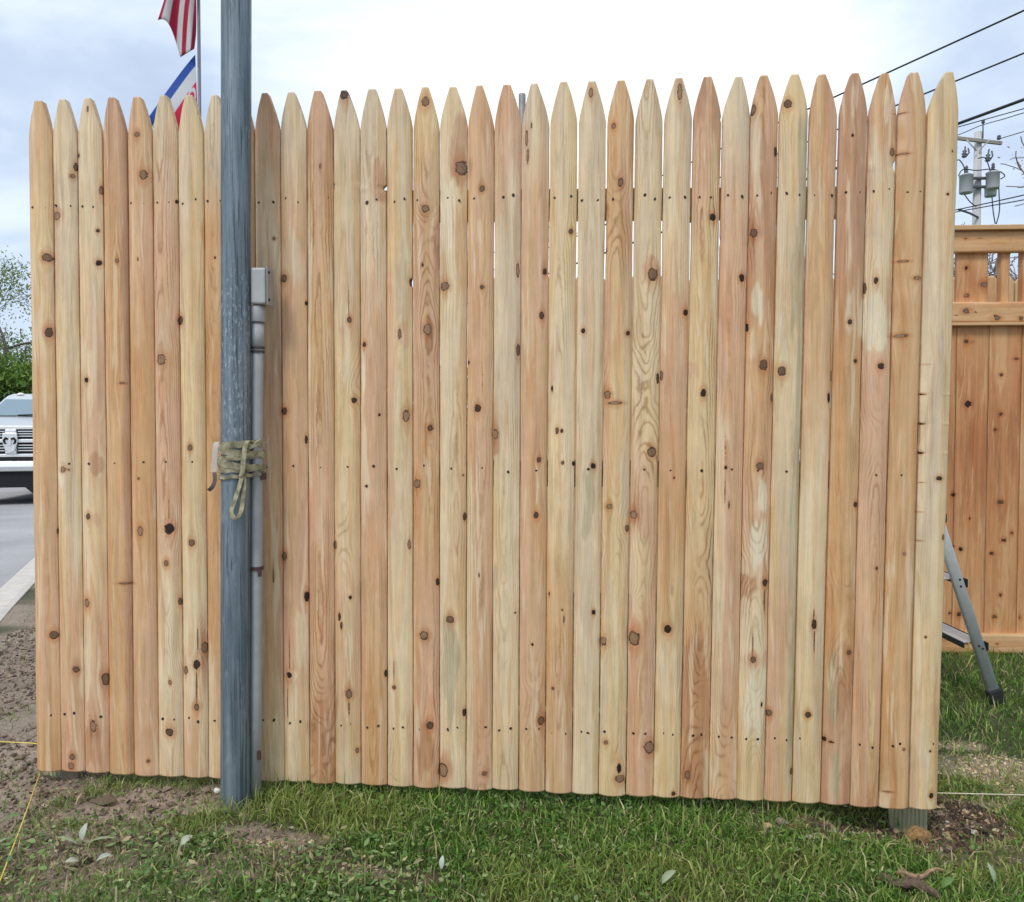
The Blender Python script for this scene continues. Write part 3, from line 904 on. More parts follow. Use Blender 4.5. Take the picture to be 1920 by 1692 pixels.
    return np_obj(name, V, mat or (WOOD if place is FW or place is DWf else CEDAR), parent, quads=quads, ngons=[top, bot], smooth_q=sm, attrs=attrs, origin=org)


fence = thing('picket_fence', FW(-0.1, 0.03, 0.0), 'tall new cedar picket fence panel with pointed pickets filling the view', 'fence')

# nails share one small mesh
nm = MB()
nm.lathe((0, 0, 0), [(0.0037, -0.001), (0.0037, 0.0004), (0.0028, 0.0009)], 8, Vector((0, -1, 0)), False)
nail0 = nm.build('nail', NAILM)
nail_me = nail0.data
bpy.data.objects.remove(nail0); WL.pop(nail0, None) if False else None


def put_nail(parent, s, dpt, z):
    o = bpy.data.objects.new('nail', nail_me)
    P = FW(s, dpt, z)
    link(o, P, parent)
    o.rotation_euler = (random.uniform(-.1, .1), random.uniform(-3, 3), -math.atan(KS))
    sc = random.uniform(0.75, 1.15)
    o.scale = (sc * random.uniform(.75, 1), 1, sc * random.uniform(1, 1.3))


def lerp_tab(x, tab):
    return float(np.interp(x, [a for a, b in tab], [b for a, b in tab]))


NT1 = [(76, 389), (215, 387), (310, 380), (500, 380), (600, 376), (750, 378), (900, 374), (1000, 371), (1110, 374), (1270, 371), (1400, 369), (1500, 369), (1600, 360), (1660, 357), (1777, 367)]
NT2 = [(76, 873), (360, 868), (500, 874), (900, 880), (1110, 881), (1400, 882), (1777, 888)]
NT3 = [(76, 1338), (215, 1342), (310, 1346), (400, 1350), (500, 1352), (640, 1357), (760, 1361), (900, 1364), (1060, 1370), (1240, 1377), (1400, 1383), (1520, 1386), (1640, 1395), (1777, 1397)]
for i, (tx, ty, lt, rt, lb, rb, yb) in enumerate(PK):
    s0t, zr = fs(lt, 350)
    s1t, _ = fs(rt, 350)
    s0b, zb = fs(lb, yb)
    s1b, _ = fs(rb, yb)
    ts, zt = fs(tx, ty)
    seed = i * 1.713 + 0.37
    kz = [fs(tx, y)[1] for y in KEYY]
    nts = [(sd, fs(tx, y)[1], dp, hh) for (pi, sd, y, dp, hh) in NOTCH if pi == i]
    sps = [(fs(tx, y0)[1], fs(tx, y1)[1], us, tn, sd) for (pi, y0, y1, us, tn, sd) in SPLIT if pi == i]
    facet = i in (3, 28, 32)
    r_ = random.Random(i * 3 + 1)
    pk = board('picket', fence, s0t, s1t, s0b, s1b, zt, zb, tip=(ts, r_.uniform(.100, .112), r_.uniform(.0075, .0095)), zref=zr,
               sag=r_.uniform(.009, .0125), pw=4.0 if facet else r_.uniform(2.0, 2.7), thick=.011, tones=PTONE[i], seed=seed, flame=FLAME.get(i, 0.14), knots=KPT,
               patches=PPT, splits=sps, notches=nts, keyz=kz, nc=24, dz=.0034)
    for tab, us in ((NT1, (-.48, .48)), (NT2, (0.0,)), (NT3, (-.42, .36))):
        for u_ in us:
            u_ += r_.uniform(-.13, .13)
            cx = 0.5 * (lt + rt)
            y = lerp_tab(cx, tab) + r_.uniform(-2.5, 2.5)
            z = fs(cx, y)[1]
            tt = (z - zb) / (zr - zb)
            L, Rr = s0b + (s0t - s0b) * tt, s1b + (s1t - s1b) * tt
            put_nail(pk, (L + Rr) / 2 + u_ * (Rr - L) / 2, -0.0105 * (1 - abs(u_) ** 2.3), z)

# rails behind the pickets
sL, sR = fs(66, 900)[0], fs(1760, 900)[0]
for (y0a, y1a, y0b, y1b, ext_l) in ((360, 415, 345, 402, 0.0), (858, 908, 866, 918, 0.0), (1316, 1362, 1352, 1408, 0.016)):
    za1, za0 = fs(66, y0a)[1], fs(66, y1a)[1]
    zb1, zb0 = fs(1760, y0b)[1], fs(1760, y1b)[1]
    mb = MB()
    a, b = sL - ext_l + 0.004, sR - 0.004
    P = [FW(s, d, z) for s, d, z in ((a, .0125, za0), (b, .0125, zb0), (b, .050, zb0), (a, .050, za0), (a, .0125, za1), (b, .0125, zb1), (b, .050, zb1), (a, .050, za1))]
    mb.add(P, [(0, 3, 2, 1), (4, 5, 6, 7), (0, 1, 5, 4), (1, 2, 6, 5), (2, 3, 7, 6), (3, 0, 4, 7)])
    mb.build('rail', RAILW, fence, bevel=.003)

# posts: treated, ribbed faces
def ribbed_post(px0, px1, pyfoot, top_z, zlow, turn=0.0, back=0.0):
    s0, s1 = fs(px0, pyfoot)[0] * 1.025, fs(px1, pyfoot)[0] * 1.025
    if s0 > s1: s0, s1 = s1, s0
    w = s1 - s0
    d0 = .052
    prof = []
    nrib = 9
    prof.append((s0, d0))
    for q in range(nrib):
        a = s0 + w * (q + 0.12) / nrib; b = s0 + w * (q + 0.88) / nrib
        prof += [(a, d0 + .0005), (a + .0015, d0 - .0022), (b - .0015, d0 - .0022), (b, d0 + .0005)]
    prof += [(s1, d0), (s1, d0 + w), (s0, d0 + w)]
    mb = MB()
    n = len(prof)
    mx_, my_ = (s0 + s1) / 2, d0 + w / 2
    ct, st_ = math.cos(turn), math.sin(turn)
    prof = [(mx_ + (a - mx_) * ct - (b - my_) * st_, my_ + back + (a - mx_) * st_ + (b - my_) * ct) for a, b in prof]
    V = [FW(s, d, zlow) for s, d in prof] + [FW(s, d, top_z) for s, d in prof]
    Fc = [tuple(range(n)), tuple(range(2 * n - 1, n - 1, -1))] + [(i, (i + 1) % n, n + (i + 1) % n, n + i) for i in range(n)]
    mb.add(V, Fc)
    o = mb.build('fence_post', PTPOST, fence)
    return o


ribbed_post(1681, 1747, 1540, 1.72, -0.16, R(-17), .014)
ribbed_post(84, 152, 1460, 1.70, -0.12)

# ================================================================== galvanised pole, conduit, strap
k = N('galvanised_steel')
g = k.geo()
a = k.noise(k.map(g, (70, 70, 3.0)), 1, 4, 0.65)
b = k.noise(k.map(g, (40, 40, 16)), 1, 5, 0.7)
crk = k.n('ShaderNodeTexVoronoi', {'Vector': k.map(g, (120, 120, 55)), 'Scale': 1.0}, feature='DISTANCE_TO_EDGE').outputs[0]
c = k.mix(k.mr(a, 0.32, 0.68), (0.085, 0.125, 0.155), (0.25, 0.30, 0.335))
c = k.mix(k.mr(b, 0.54, 0.72, 0, 0.5, True), c, (0.34, 0.39, 0.42))
c = k.mix(k.mr(k.noise(k.map(g, (90, 90, 2), (4, 1, 0)), 1, 3), 0.56, 0.66, 0, .7, True), c, (0.075, 0.10, 0.12))
zz = k.n('ShaderNodeSeparateXYZ', {0: g}).outputs[2]
band = k.math('MULTIPLY', k.mr(zz, 0.9, 1.0, 0, 1, True), k.mr(zz, 1.35, 1.5, 1, 0, True))
fl_ = k.noise(k.map(g, (150, 150, 60)), 1, 4, .7)
c = k.mix(k.math('MULTIPLY', k.mr(band, 0, 1, .10, 1), k.mr(fl_, 0.53, 0.63, 0, .7, True)), c, (0.42, 0.47, 0.50))
c = k.mix(k.mr(k.noise(k.map(g, (170, 170, 5), (2, 8, 0)), 1, 3, .6), 0.58, 0.64, 0, .8, True), c, (0.05, 0.065, 0.08))
k.p(Base_Color=c, Roughness=k.mr(b, 0.3, 0.7, 0.42, 0.68), Metallic=0.35)
k.bump(k.math('ADD', b, k.math('MULTIPLY', fl_, 0.6)), 0.4, 0.002)
GALV = k.m
PVC = plain('grey_pvc', (0.37, 0.375, 0.375), 0.5, 0, 0.1, 30)
BOXM = plain('grey_cast_box', (0.43, 0.435, 0.42), 0.45, 0.1, 0.08, 25)
DARKM = plain('dark_bracket', (0.055, 0.05, 0.05), 0.5, 0.4, 0.3, 60)
RUSTY = plain('rust_brown_metal', (0.085, 0.045, 0.038), 0.7, 0.2, 0.3, 60)

YP = 2.09
pb = at(441.5, 1497, YP)
pt = at(443, 0, YP)
dirp = (pt - pb).normalized()
pole_r = 0.0375
foot = pb - dirp * 0.35
ptop = pb + dirp * 4.6
pole = thing('steel_pole', (pb.x, pb.y, 0.02), 'thick blue grey galvanised steel pole standing in front of the fence', 'pole')
mb = MB()
mb.tube([foot, pb, pb + dirp * 1, pb + dirp * 2, ptop], pole_r, 40)
mb.build('shaft', GALV, pole)
mb = MB()
mb.lathe(ptop, [(pole_r + .002, -0.03), (pole_r + .003, 0.0), (pole_r * .8, 0.018), (0.004, 0.026)], 32, dirp)
mb.build('cap', GALV, pole)

YC = 2.112
cz = lambda y: at(480, y, YC).z
conduit = thing('electrical_conduit', at(480, 1490, YC), 'slim grey conduit pipe with a box at its top beside the steel pole', 'conduit')


def cpt(y):
    # the pipe leans a little: x in the picture 482 at the top, 479.5 at the foot
    return at(np.interp(y, [600, 1500], [483, 479]), y, YC)


mb = MB(); mb.tube([cpt(y) for y in (1520, 1300, 1000, 700, 606)], 0.0152, 24)
mb.build('pipe', PVC, conduit)
mb = MB(); mb.tube([cpt(y) for y in (655, 610)], 0.0172, 24)
mb.build('coupling', PVC, conduit)
mb = MB(); mb.tube([cpt(y) for y in (605, 603, 577, 574)], [.0195, .0207, .0207, .018], 24)
mb.build('coupling', PVC, conduit)
bx0, bx1 = at(475, 540, YC), at(504, 540, YC)
z1, z0 = cz(505), cz(573)
mb = MB(); mb.box(bx0.x, bx1.x, YC - .026, YC + .022, z0, z1)
bxo = mb.build('junction_box', BOXM, conduit, bevel=.006, seg=3)
mb = MB(); mb.box(bx1.x + .0002, bx1.x + .0018, YC - .024, YC + .020, z0 + .002, z1 - .002); mb.build('gasket', DARKM, bxo)
mb = MB(); mb.box(bx1.x + .0020, bx1.x + .0055, YC - .029, YC + .025, z0 - .003, z1 + .003)
mb.build('cover_plate', plain('box_cover', (0.33, .335, .33), .45, .2, .08, 25), bxo, bevel=.002)
for zz_ in (z1 - .012, z0 + .012):
    mb = MB(); mb.lathe((bx1.x + .0055, YC - .018, zz_), [(0.004, 0), (.004, .0022), (.003, .003)], 10, Vector((1, 0, 0)))
    mb.build('screw', DARKM, bxo)
mb = MB(); mb.lathe((bx0.x - .003, YC - .012, z1 - .022), [(0.007, -.006), (.0085, -.003), (.0085, .004)], 12, Vector((1, 0, 0)))
mb.build('hub_plug', BOXM, bxo)
for y, m_ in ((653, DARKM), (660, DARKM), (1065, RUSTY)):
    c_ = cpt(y)
    hb = .009 if m_ is RUSTY else .0055
    mb = MB()
    th = [R(a) for a in range(-100, 181, 20)]
    pts = [(c_.x + .0172 * math.sin(t), c_.y - .0172 * math.cos(t), c_.z) for t in th]
    pts = [(c_.x - .030, c_.y - .010, c_.z + .001), (c_.x - .020, c_.y - .0125, c_.z)] + pts[1:]
    mb.ribbon(pts, (0, 0, 1), hb, .003)
    br = mb.build('pipe_strap', m_, conduit)
    if m_ is RUSTY:
        mb = MB(); mb.box(c_.x + .010, c_.x + .0185, c_.y - .021, c_.y - .015, c_.z - .020, c_.z - .002)
        mb.build('strap_tab', RUSTY, conduit)
c_ = cpt(1412)
mb = MB(); mb.box(c_.x + .0105, c_.x + .018, c_.y - .020, c_.y - .011, c_.z - .011, c_.z + .011)
mb.build('strap_tab', RUSTY, conduit)
c_ = cpt(893)
mb = MB(); mb.box(c_.x + .0135, c_.x + .024, c_.y - .012, c_.y + .004, c_.z - .009, c_.z + .009)
mb.build('strap_tab', RUSTY, conduit)

# webbing strap wound round pole and pipe
k = N('webbing')
g = k.geo()
wv = k.n('ShaderNodeTexWave', {'Vector': k.map(g, (1, 1, 1)), 'Scale': 190, 'Distortion': 0.6}, wave_type='BANDS', bands_direction='Z').outputs[1]
c = k.mix(k.mr(k.noise(g, 55, 3), .35, .65), (0.21, 0.185, 0.105), (0.50, 0.45, 0.29))
c = k.mul(c, k.mr(wv, 0, 1, 0.8, 1.08))
k.p(Base_Color=c, Roughness=0.85); k.bump(wv, .5, .001)
WEB = k.m
WEBP = plain('pale_webbing', (0.60, 0.52, 0.44), .85, 0, .12, 90)
WEBD = plain('dark_webbing', (0.15, 0.13, 0.105), .85, 0, .3, 60)
strap = thing('webbing_strap', at(450, 890, YP - .04), 'khaki webbing strap tied round the steel pole and the conduit', 'strap')


def wrap_path(y, off, tilt, sagv=0.0, n=56):
    pc = pb + dirp * ((at(443, y, YP).z - pb.z) / dirp.z)
    cc = cpt(y)
    C1, R1 = Vector((pc.x, pc.y)), pole_r + off
    C2, R2 = Vector((cc.x, cc.y)), 0.0152 + off
    pts2 = []
    for q in range(360):
        t = 2 * math.pi * q / 360
        u_ = Vector((math.cos(t), math.sin(t)))
        s1, s2 = C1.dot(u_) + R1, C2.dot(u_) + R2
        pts2.append(C1 + u_ * R1 if s1 >= s2 else C2 + u_ * R2)
    # resample
    out = []
    acc = [0.0]
    for a_, b_ in zip(pts2, pts2[1:] + pts2[:1]): acc.append(acc[-1] + (b_ - a_).length)
    P2 = pts2 + [pts2[0]]
    for q in range(n):
        s = acc[-1] * q / n
        j = max(i for i in range(len(acc)) if acc[i] <= s + 1e-12)
        j = min(j, len(P2) - 2)
        f = (s - acc[j]) / max(acc[j + 1] - acc[j], 1e-9)
        p = P2[j].lerp(P2[j + 1], f)
        out.append(Vector((p.x, p.y, pc.z + tilt * (p.x - C1.x) + sagv * math.sin(9 * q / n * 2 * math.pi) * .0012)))
    return out


for y, off, tilt, w in ((834, .0035, .06, .017), (847, .0060, -.10, .016), (858, .0045, .12, .015), (871, .0070, -.14, .016), (880, .0035, .05, .014)):
    p = wrap_path(y, off, tilt, 1.0)
    mb = MB(); mb.ribbon(p, (0, -0.12, 1), w, .0022, True)
    mb.build('winding', WEB, strap)
p = wrap_path(893, .0035, .08, 1)
mb = MB(); mb.ribbon(p, (0, 0, 1), .009, .003, True)
mb.build('winding', WEB, strap)


def spath(pxs, Y):
    """smooth path through picture points at given depths"""
    P = [at(x, y, yy) for (x, y), yy in zip(pxs, Y if hasattr(Y, '__len__') else [Y] * len(pxs))]
    out = []
    for i in range(len(P) - 1):
        p0, p1, p2, p3 = P[max(i - 1, 0)], P[i], P[i + 1], P[min(i + 2, len(P) - 1)]
        for q in range(6):
            t = q / 6
            out.append(0.5 * ((2 * p1) + (p2 - p0) * t + (2 * p0 - 5 * p1 + 4 * p2 - p3) * t * t + (3 * p1 - p0 - 3 * p2 + p3) * t ** 3))
    out.append(P[-1])
    return out


YS = YP - pole_r - .011
mb = MB(); mb.ribbon(spath([(478, 832), (466, 828), (460, 838), (457, 858), (455, 880), (453, 893)], [YS + .012, YS + .002, YS - .002, YS - .003, YS - .003, YS - .001]), Vector((1, -.25, .05)), .013, .0022)
mb.build('crossing_band', WEB, strap)
mb = MB(); mb.ribbon(spath([(497, 836), (488, 829), (478, 834), (466, 840)], [YS + .03, YS + .015, YS + .008, YS + .005]), Vector((.15, -.2, 1)), [.013] * 7 + [.011] * 6 + [.009] * 6, .006)
mb.build('rolled_end', WEB, strap)
mb = MB()
mb.lathe(at(454, 889, YS - .004), [(0.003, -.010), (.006, -.006), (.0068, 0), (.006, .006), (.003, .010)], 12, Vector((.35, .1, 1)))
mb.build('knot', WEB, strap)
mb = MB(); mb.ribbon(spath([(454, 893), (448, 915), (440, 940), (434, 958), (437, 969), (446, 971), (453, 955), (456, 930), (458, 905), (456, 893)],
                           [YS - .004, YS - .006, YS - .008, YS - .010, YS - .011, YS - .010, YS - .006, YS - .003, YS - .002, YS - .002]), Vector((1, -.25, .35)), .012, .0018)
mb.build('hanging_loop', WEB, strap)
mb = MB(); mb.ribbon(spath([(414, 832), (407, 831), (404, 842), (402, 862), (401, 886)], [YS + .045, YS + .034, YS + .028, YS + .026, YS + .024]), Vector((1, .25, .1)), .014, .0025)
mb.build('stitched_tail', WEBP, strap)
mb = MB(); mb.ribbon(spath([(402, 886), (403, 900), (399, 912), (391, 920)], [YS + .024, YS + .022, YS + .022, YS + .024]), Vector((1, .25, .2)), .010, .003)
mb.build('frayed_end', WEBD, strap)

# ================================================================== tall cedar fence on the right
CEDA = {'A': srgb(211, 157, 108), 'B': srgb(201, 143, 97), 'D': srgb(217, 170, 122), 'E': srgb(188, 130, 88), 'F': srgb(216, 176, 132)}
TONE.update(CEDA)
ALT.update({'A': 'D', 'B': 'A', 'D': 'F', 'E': 'B', 'F': 'D'})
YG, KG = 3.74, 0.055


def GWf(s, dpt, z):
    s = np.asarray(s, float); dpt = np.asarray(dpt, float); z = np.asarray(z, float)
    q = math.sqrt(1 + KG * KG)
    return np.stack([s / q + dpt * KG / q, YG - s * KG / q + dpt / q, z], -1)


def gs(px, py):
    d = ray(px, py); t = YG / (d[1] + KG * d[0]); P = d * t; q = math.sqrt(1 + KG * KG)
    return ((P[0] - KG * (P[1] - YG)) / q, CAM_Z + P[2])


cedar = thing('board_fence', GWf(gs(1850, 1220)[0], 0, 0), 'orange cedar board fence with open spindle topper behind the right end', 'fence')
zc1, zc0 = gs(1850, 426)[1], gs(1850, 435)[1]
zt0 = gs(1850, 475)[1]
zm1, zm0 = gs(1850, 568)[1], gs(1850, 606)[1]
zb1, zb0 = gs(1850, 1187)[1], gs(1850, 1223)[1]
sA = gs(1705, 800)[0]
sB = sA + 2.44


def gbox(name, s0, s1, d0, d1, z0, z1, mat, bevel=.003):
    mb = MB()
    P = [GWf(s, d, z) for s, d, z in ((s0, d0, z0), (s1, d0, z0), (s1, d1, z0), (s0, d1, z0), (s0, d0, z1), (s1, d0, z1), (s1, d1, z1), (s0, d1, z1))]
    mb.add(P, [(0, 3, 2, 1), (4, 5, 6, 7), (0, 1, 5, 4), (1, 2, 6, 5), (2, 3, 7, 6), (3, 0, 4, 7)])
    return mb.build(name, mat, cedar, bevel)


CEDX = generic_wood('cedar_rail', (0.58, 0.33, 0.15), (0.66, 0.42, 0.22), 'x')
CEDP = generic_wood('cedar_post', (0.50, 0.27, 0.12), (0.58, 0.34, 0.17), 'z')


def hboard(name, s0, s1, d0, z0, z1, tones, seed, knots=None, thick=.03):
    """horizontal board: built standing, placed lying"""
    def pl(S, D, Z):
        return GWf(Z, np.asarray(D) + d0, -np.asarray(S))
    kk = None
    if knots is not None:
        kk = np.array([(-z, s, rz, rs, dk) for s, z, rs, rz, dk in knots])
    return board(name, cedar, -z1, -z0, -z1, -z0, s1, s0, sag=.0008, pw=6, thick=thick, tones=tones, seed=seed, flame=.12, knots=kk, nc=8, dz=.010, place=pl, wob=.0004)


def gk(px, py, rx, ry, dk):
    s, z = gs(px, py)
    return (s, z, rx * .0025, ry * .0025, dk)


gbox('cap_rail', sA - .02, sB + .02, -.045, .075, zc0, zc1, CEDX)
hboard('top_rail', sA, sB, -.022, zt0, zc0 - .001, 'DDFDDD', 3.1, [gk(1806, 451, 3, 2, .7), gk(1832, 448, 5, 1.5, .5), gk(1849, 453, 3, 1.6, .6), gk(1890, 452, 3, 1.6, .6)])
hboard('middle_rail', sA, sB, -.026, zm0, zm1, 'FDFFDF', 5.3, [gk(1806, 585, 6, 4.5, .3), gk(1823, 588, 3, 1.5, .6), gk(1864, 598, 5, 4.5, .3), gk(1908, 599, 4, 3.5, .5), gk(1886, 583, 3, 1.5, .6), gk(1858, 592, 2, 1.2, .8), gk(1787, 593, 3, 1.4, .7)])
hboard('bottom_rail', sA, sB, -.024, zb0, zb1, 'DFDDFD', 6.7, [gk(1800, 1200, 3, 1.6, .7), gk(1808, 1205, 4, 2, .6), gk(1864, 1204, 3, 2, .6)])
gbox('ledge_strip', sA, sB, -.034, .02, zm0 - .014, zm0 - .001, CEDX, .002)
gbox('back_rail', sA, sB, .020, .055, zt0 + .01, zc0 - .004, CEDX)
gbox('back_rail', sA, sB, .020, .055, zb0 + .01, zb1 - .004, CEDX)
CK = [gk(*a) for a in ((1812, 641, 4, 4, .8), (1826, 642, 2, 2, .6), (1815, 758, 6, 6, 1), (1877, 703, 4, 3, .7), (1877, 777, 4, 3, .8), (1866, 806, 3, 2.5, .8), (1905, 673, 6, 2, .6),
                       (1787, 928, 4, 3.5, 1), (1818, 972, 2.5, 2.5, .9), (1801, 1030, 4, 4, 1), (1788, 1025, 2, 1.6, .8), (1876, 942, 5, 4, .7), (1882, 1013, 5, 3.5, .8), (1859, 1038, 4, 3, .8),
                       (1875, 1116, 3.5, 3, .8), (1865, 1157, 4, 3.5, .6), (1798, 1152, 4, 4, .9), (1781, 1150, 3, 3, .6), (1897, 1000, 3, 3, .6))]
CK = np.array(CK)
bw = gs(1911, 900)[0] - gs(1850, 900)[0]
sk = gs(1850, 900)[0]
q = -3
r_ = random.Random(5)
while sk + q * bw < sB - bw:
    s0 = sk + q * bw
    if s0 + bw > sA:
        tn = r_.choice(['BAABBA', 'ABEBAA', 'EBABBE', 'AADBBA', 'BABADB'])
        kn_ = CK if q in (-2, -1, 0) else np.array([(s0 + bw * r_.uniform(.1, .9), r_.uniform(.1, 1.5), r_.uniform(.004, .01), r_.uniform(.004, .01), r_.uniform(.4, 1)) for _ in range(7)])
        board('board', cedar, s0 + .0012, s0 + bw - .0012, s0 + .0012, s0 + bw - .0012, zm0 - .002, zb1 - .02, sag=.0006, pw=8, thick=.016, tones=tn, seed=20 + q * 1.9, flame=.18,
              knots=kn_, nc=12, dz=.009, place=lambda S, D, Z: GWf(S, np.asarray(D) - .0, Z), wob=.0005)
    q += 1
# topper: one wide board then spindles
wb0, wb1 = gs(1793, 520)[0], gs(1852, 520)[0]
board('topper_board', cedar, wb0, wb1, wb0, wb1, zt0 + .02, zm1 - .02, sag=.0006, pw=8, thick=.016, tones='BABEBA', seed=31.0, flame=.15,
      knots=np.array([gk(1812, 503, 3.5, 3.5, 1), gk(1846, 534, 7, 5, .3), gk(1812, 555, 4, 4, .1)]), nc=12, dz=.009, place=GWf)
sp0, sp1 = gs(1877, 520)[0], gs(1893, 520)[0]
pit = gs(1917, 520)[0] - gs(1877, 520)[0]
q = 0
while sp1 + q * pit < sB - .03:
    board('spindle', cedar, sp0 + q * pit, sp1 + q * pit, sp0 + q * pit, sp1 + q * pit, zt0 + .02, zm1 - .02, sag=.0006, pw=8, thick=.036, tones='BAABBA', seed=41.0 + q, flame=.1, nc=4, dz=.02, place=GWf)
    q += 1
gbox('fence_post', sA - .09, sA, -.03, .06, -.1, zc0, CEDP)
gbox('fence_post', sB, sB + .09, -.03, .06, -.1, zc0, CEDP)

# ================================================================== dog-eared fence farther back
TONE.update({'H': srgb(214, 178, 132), 'I': srgb(205, 164, 116)})
ALT.update({'H': 'I', 'I': 'H'})
YD = 4.75
dog = thing('dog_eared_fence', (1.6, YD, 0), 'pale dog eared picket fence seen through the topper openings', 'fence')
dtop = at(1880, 518, YD).z


def DWf(s, dpt, z):
    s = np.asarray(s, float); dpt = np.asarray(dpt, float); z = np.asarray(z, float)
    return np.stack([s, YD + dpt + 0 * s, z + 0 * s], -1)


x_ = at(1873, 518, YD).x - 0.0965 * 31
q = 0
while x_ < 4.6:
    r_ = random.Random(q)
    board('dog_eared_picket', dog, x_ + .002, x_ + .0945, x_ + .002, x_ + .0945, dtop + r_.uniform(-.006, .006), .03, sag=.0005, pw=8, thick=.015, tones=r_.choice(['HIHIHI', 'IHHIIH', 'HHIHII']),
          seed=60 + q * .7, flame=.12, nc=6, dz=.012, place=DWf, dogear=.032)
    x_ += .0965; q += 1
DOGR = generic_wood('dog_ear_rail', (0.55, 0.40, 0.24), (0.60, .46, .30), 'x')
for z in (.35, 1.0, 1.62):
    mb = MB(); mb.box(at(1873, 518, YD).x - 0.0965 * 31, 4.62, YD + .016, YD + .055, z, z + .085); mb.build('rail', DOGR, dog, .002)
for xx in (-.2, 2.2, 4.5):
    mb = MB(); mb.box(xx, xx + .09, YD + .056, YD + .146, -.1, 1.8); mb.build('fence_post', DOGR, dog, .003)

# plain pipe post behind the fence
YQ = 4.4
mb = MB()
pp = at(979, 177, YQ)
mb.tube([(pp.x, YQ, -.2), (pp.x, YQ, 1), (pp.x, YQ, pp.z - .003), (pp.x, YQ, pp.z)], [.019, .019, .019, .0175], 20)
tag(mb.build('pipe_post', plain('weathered_pipe', (0.30, 0.29, 0.28), .6, .4, .3, 15)), 'thin grey pipe post whose top peeks between two middle pickets', 'post')

# ================================================================== step ladder
ALU = plain('brushed_aluminium', (0.62, 0.63, 0.63), 0.45, 0.15, 0.08, 60)
RUB = plain('black_rubber', (0.018, 0.018, 0.02), 0.7, 0, 0.2, 40)
TREAD = plain('ladder_tread', (0.66, 0.66, 0.65), .5, .3, .06, 30)
YLN, YLF = 2.93, 3.36
lf = gp(1866, 1326, 0.012); lf = Vector((at(1866, 1322, YLN).x, YLN, .012))
lt_ = at(1770, 1003, YLN)
ldir = (lt_ - lf).normalized()
L_TOP = 1.22 / ldir.z
lad = thing('step_ladder', (lf.x - .3, (YLN + YLF) / 2, 0), 'aluminium step ladder with black feet leaning out past the right end of the picket fence', 'ladder')
ltop = lf + ldir * L_TOP


def lrail(name, a, b, w=.042, t=.022):
    mb = MB()
    d = (b - a).normalized()
    side = d.cross(Vector((0, 1, 0))).normalized()
    prof = []
    for q_ in range(16):
        th = 2 * math.pi * q_ / 16
        prof.append(side * (math.copysign(abs(math.cos(th)) ** .6, math.cos(th)) * w / 2) + Vector((0, 1, 0)) * (math.copysign(abs(math.sin(th)) ** .6, math.sin(th)) * t / 2))
    V = [a + p for p in prof] + [b + p for p in prof]
    n = 16
    mb.add(V, [(i, (i + 1) % n, n + (i + 1) % n, n + i) for i in range(n)], True)
    mb.f += [tuple(range(n - 1, -1, -1)), tuple(range(n, 2 * n))]; mb.sm += [False, False]
    return mb.build(name, ALU, lad)


for yy in (YLN, YLF):
    a = Vector((lf.x, yy, .03)) + ldir * 0
    yo = .035 * (1 if yy == YLN else -1)
    b = Vector((ltop.x, yy + yo, ltop.z))
    rl = lrail('front_rail', a, b)
    mb = MB()
    ft = Matrix.Rotation(-math.atan2(-ldir.x, ldir.z), 3, 'Y')
    mb.box(lf.x - .026, lf.x + .026, yy - .017, yy + .017, .004, .064, rot=ft.to_4x4().to_3x3())
    mb.build('rubber_foot', RUB, lad, .005)
    # rear leg leaning the other way
    ra = Vector((ltop.x - .62, yy, .03)); rb_ = Vector((ltop.x - .05, yy + yo, ltop.z - .03))
    lrail('rear_leg', ra, rb_, .034, .02)
    mb = MB(); mb.box(ra.x - .022, ra.x + .022, yy - .016, yy + .016, .004, .05); mb.build('rubber_foot', RUB, lad, .005)
    for zz_ in (.215, .225, .445, .47, .86):
        p = a + (b - a) * ((zz_ - .03) / (b.z - .03))
        mb = MB(); mb.lathe((p.x + random.uniform(-.005, .008), p.y + (-.0112 if yy == YLN else .0112), p.z), [(.0042, -.001), (.0042, .0012), (.003, .002)], 8, Vector((0, -1 if yy == YLN else 1, 0)))
        mb.build('rivet', RUB, lad)
for zs in (.235, .47, .71, .95):
    f = (zs - .03) / (ltop.z - .03)
    px_ = lf.x + (ltop.x - lf.x) * f
    yo = .035 * f
    mb = MB(); mb.box(px_ - .045, px_ + .030, YLN + yo + .010, YLF - yo - .010, zs - .004, zs)
    st = mb.build('step', TREAD, lad, .0015)
    mb = MB(); mb.box(px_ + .0305, px_ + .036, YLN + yo - .012, YLF - yo + .010, zs - .030, zs + .002); mb.build('step_edge', RUB, st, .002)
    mb = MB(); mb.box(px_ - .046, px_ - .0455 + .004, YLN + yo + .010, YLF - yo - .010, zs - .024, zs - .0045); mb.build('step_lip', RUB, st)
mb = MB(); mb.box(ltop.x - .10, ltop.x + .05, YLN + .01, YLF - .01, ltop.z - .01, ltop.z + .03); mb.build('top_cap', RUB, lad, .008)

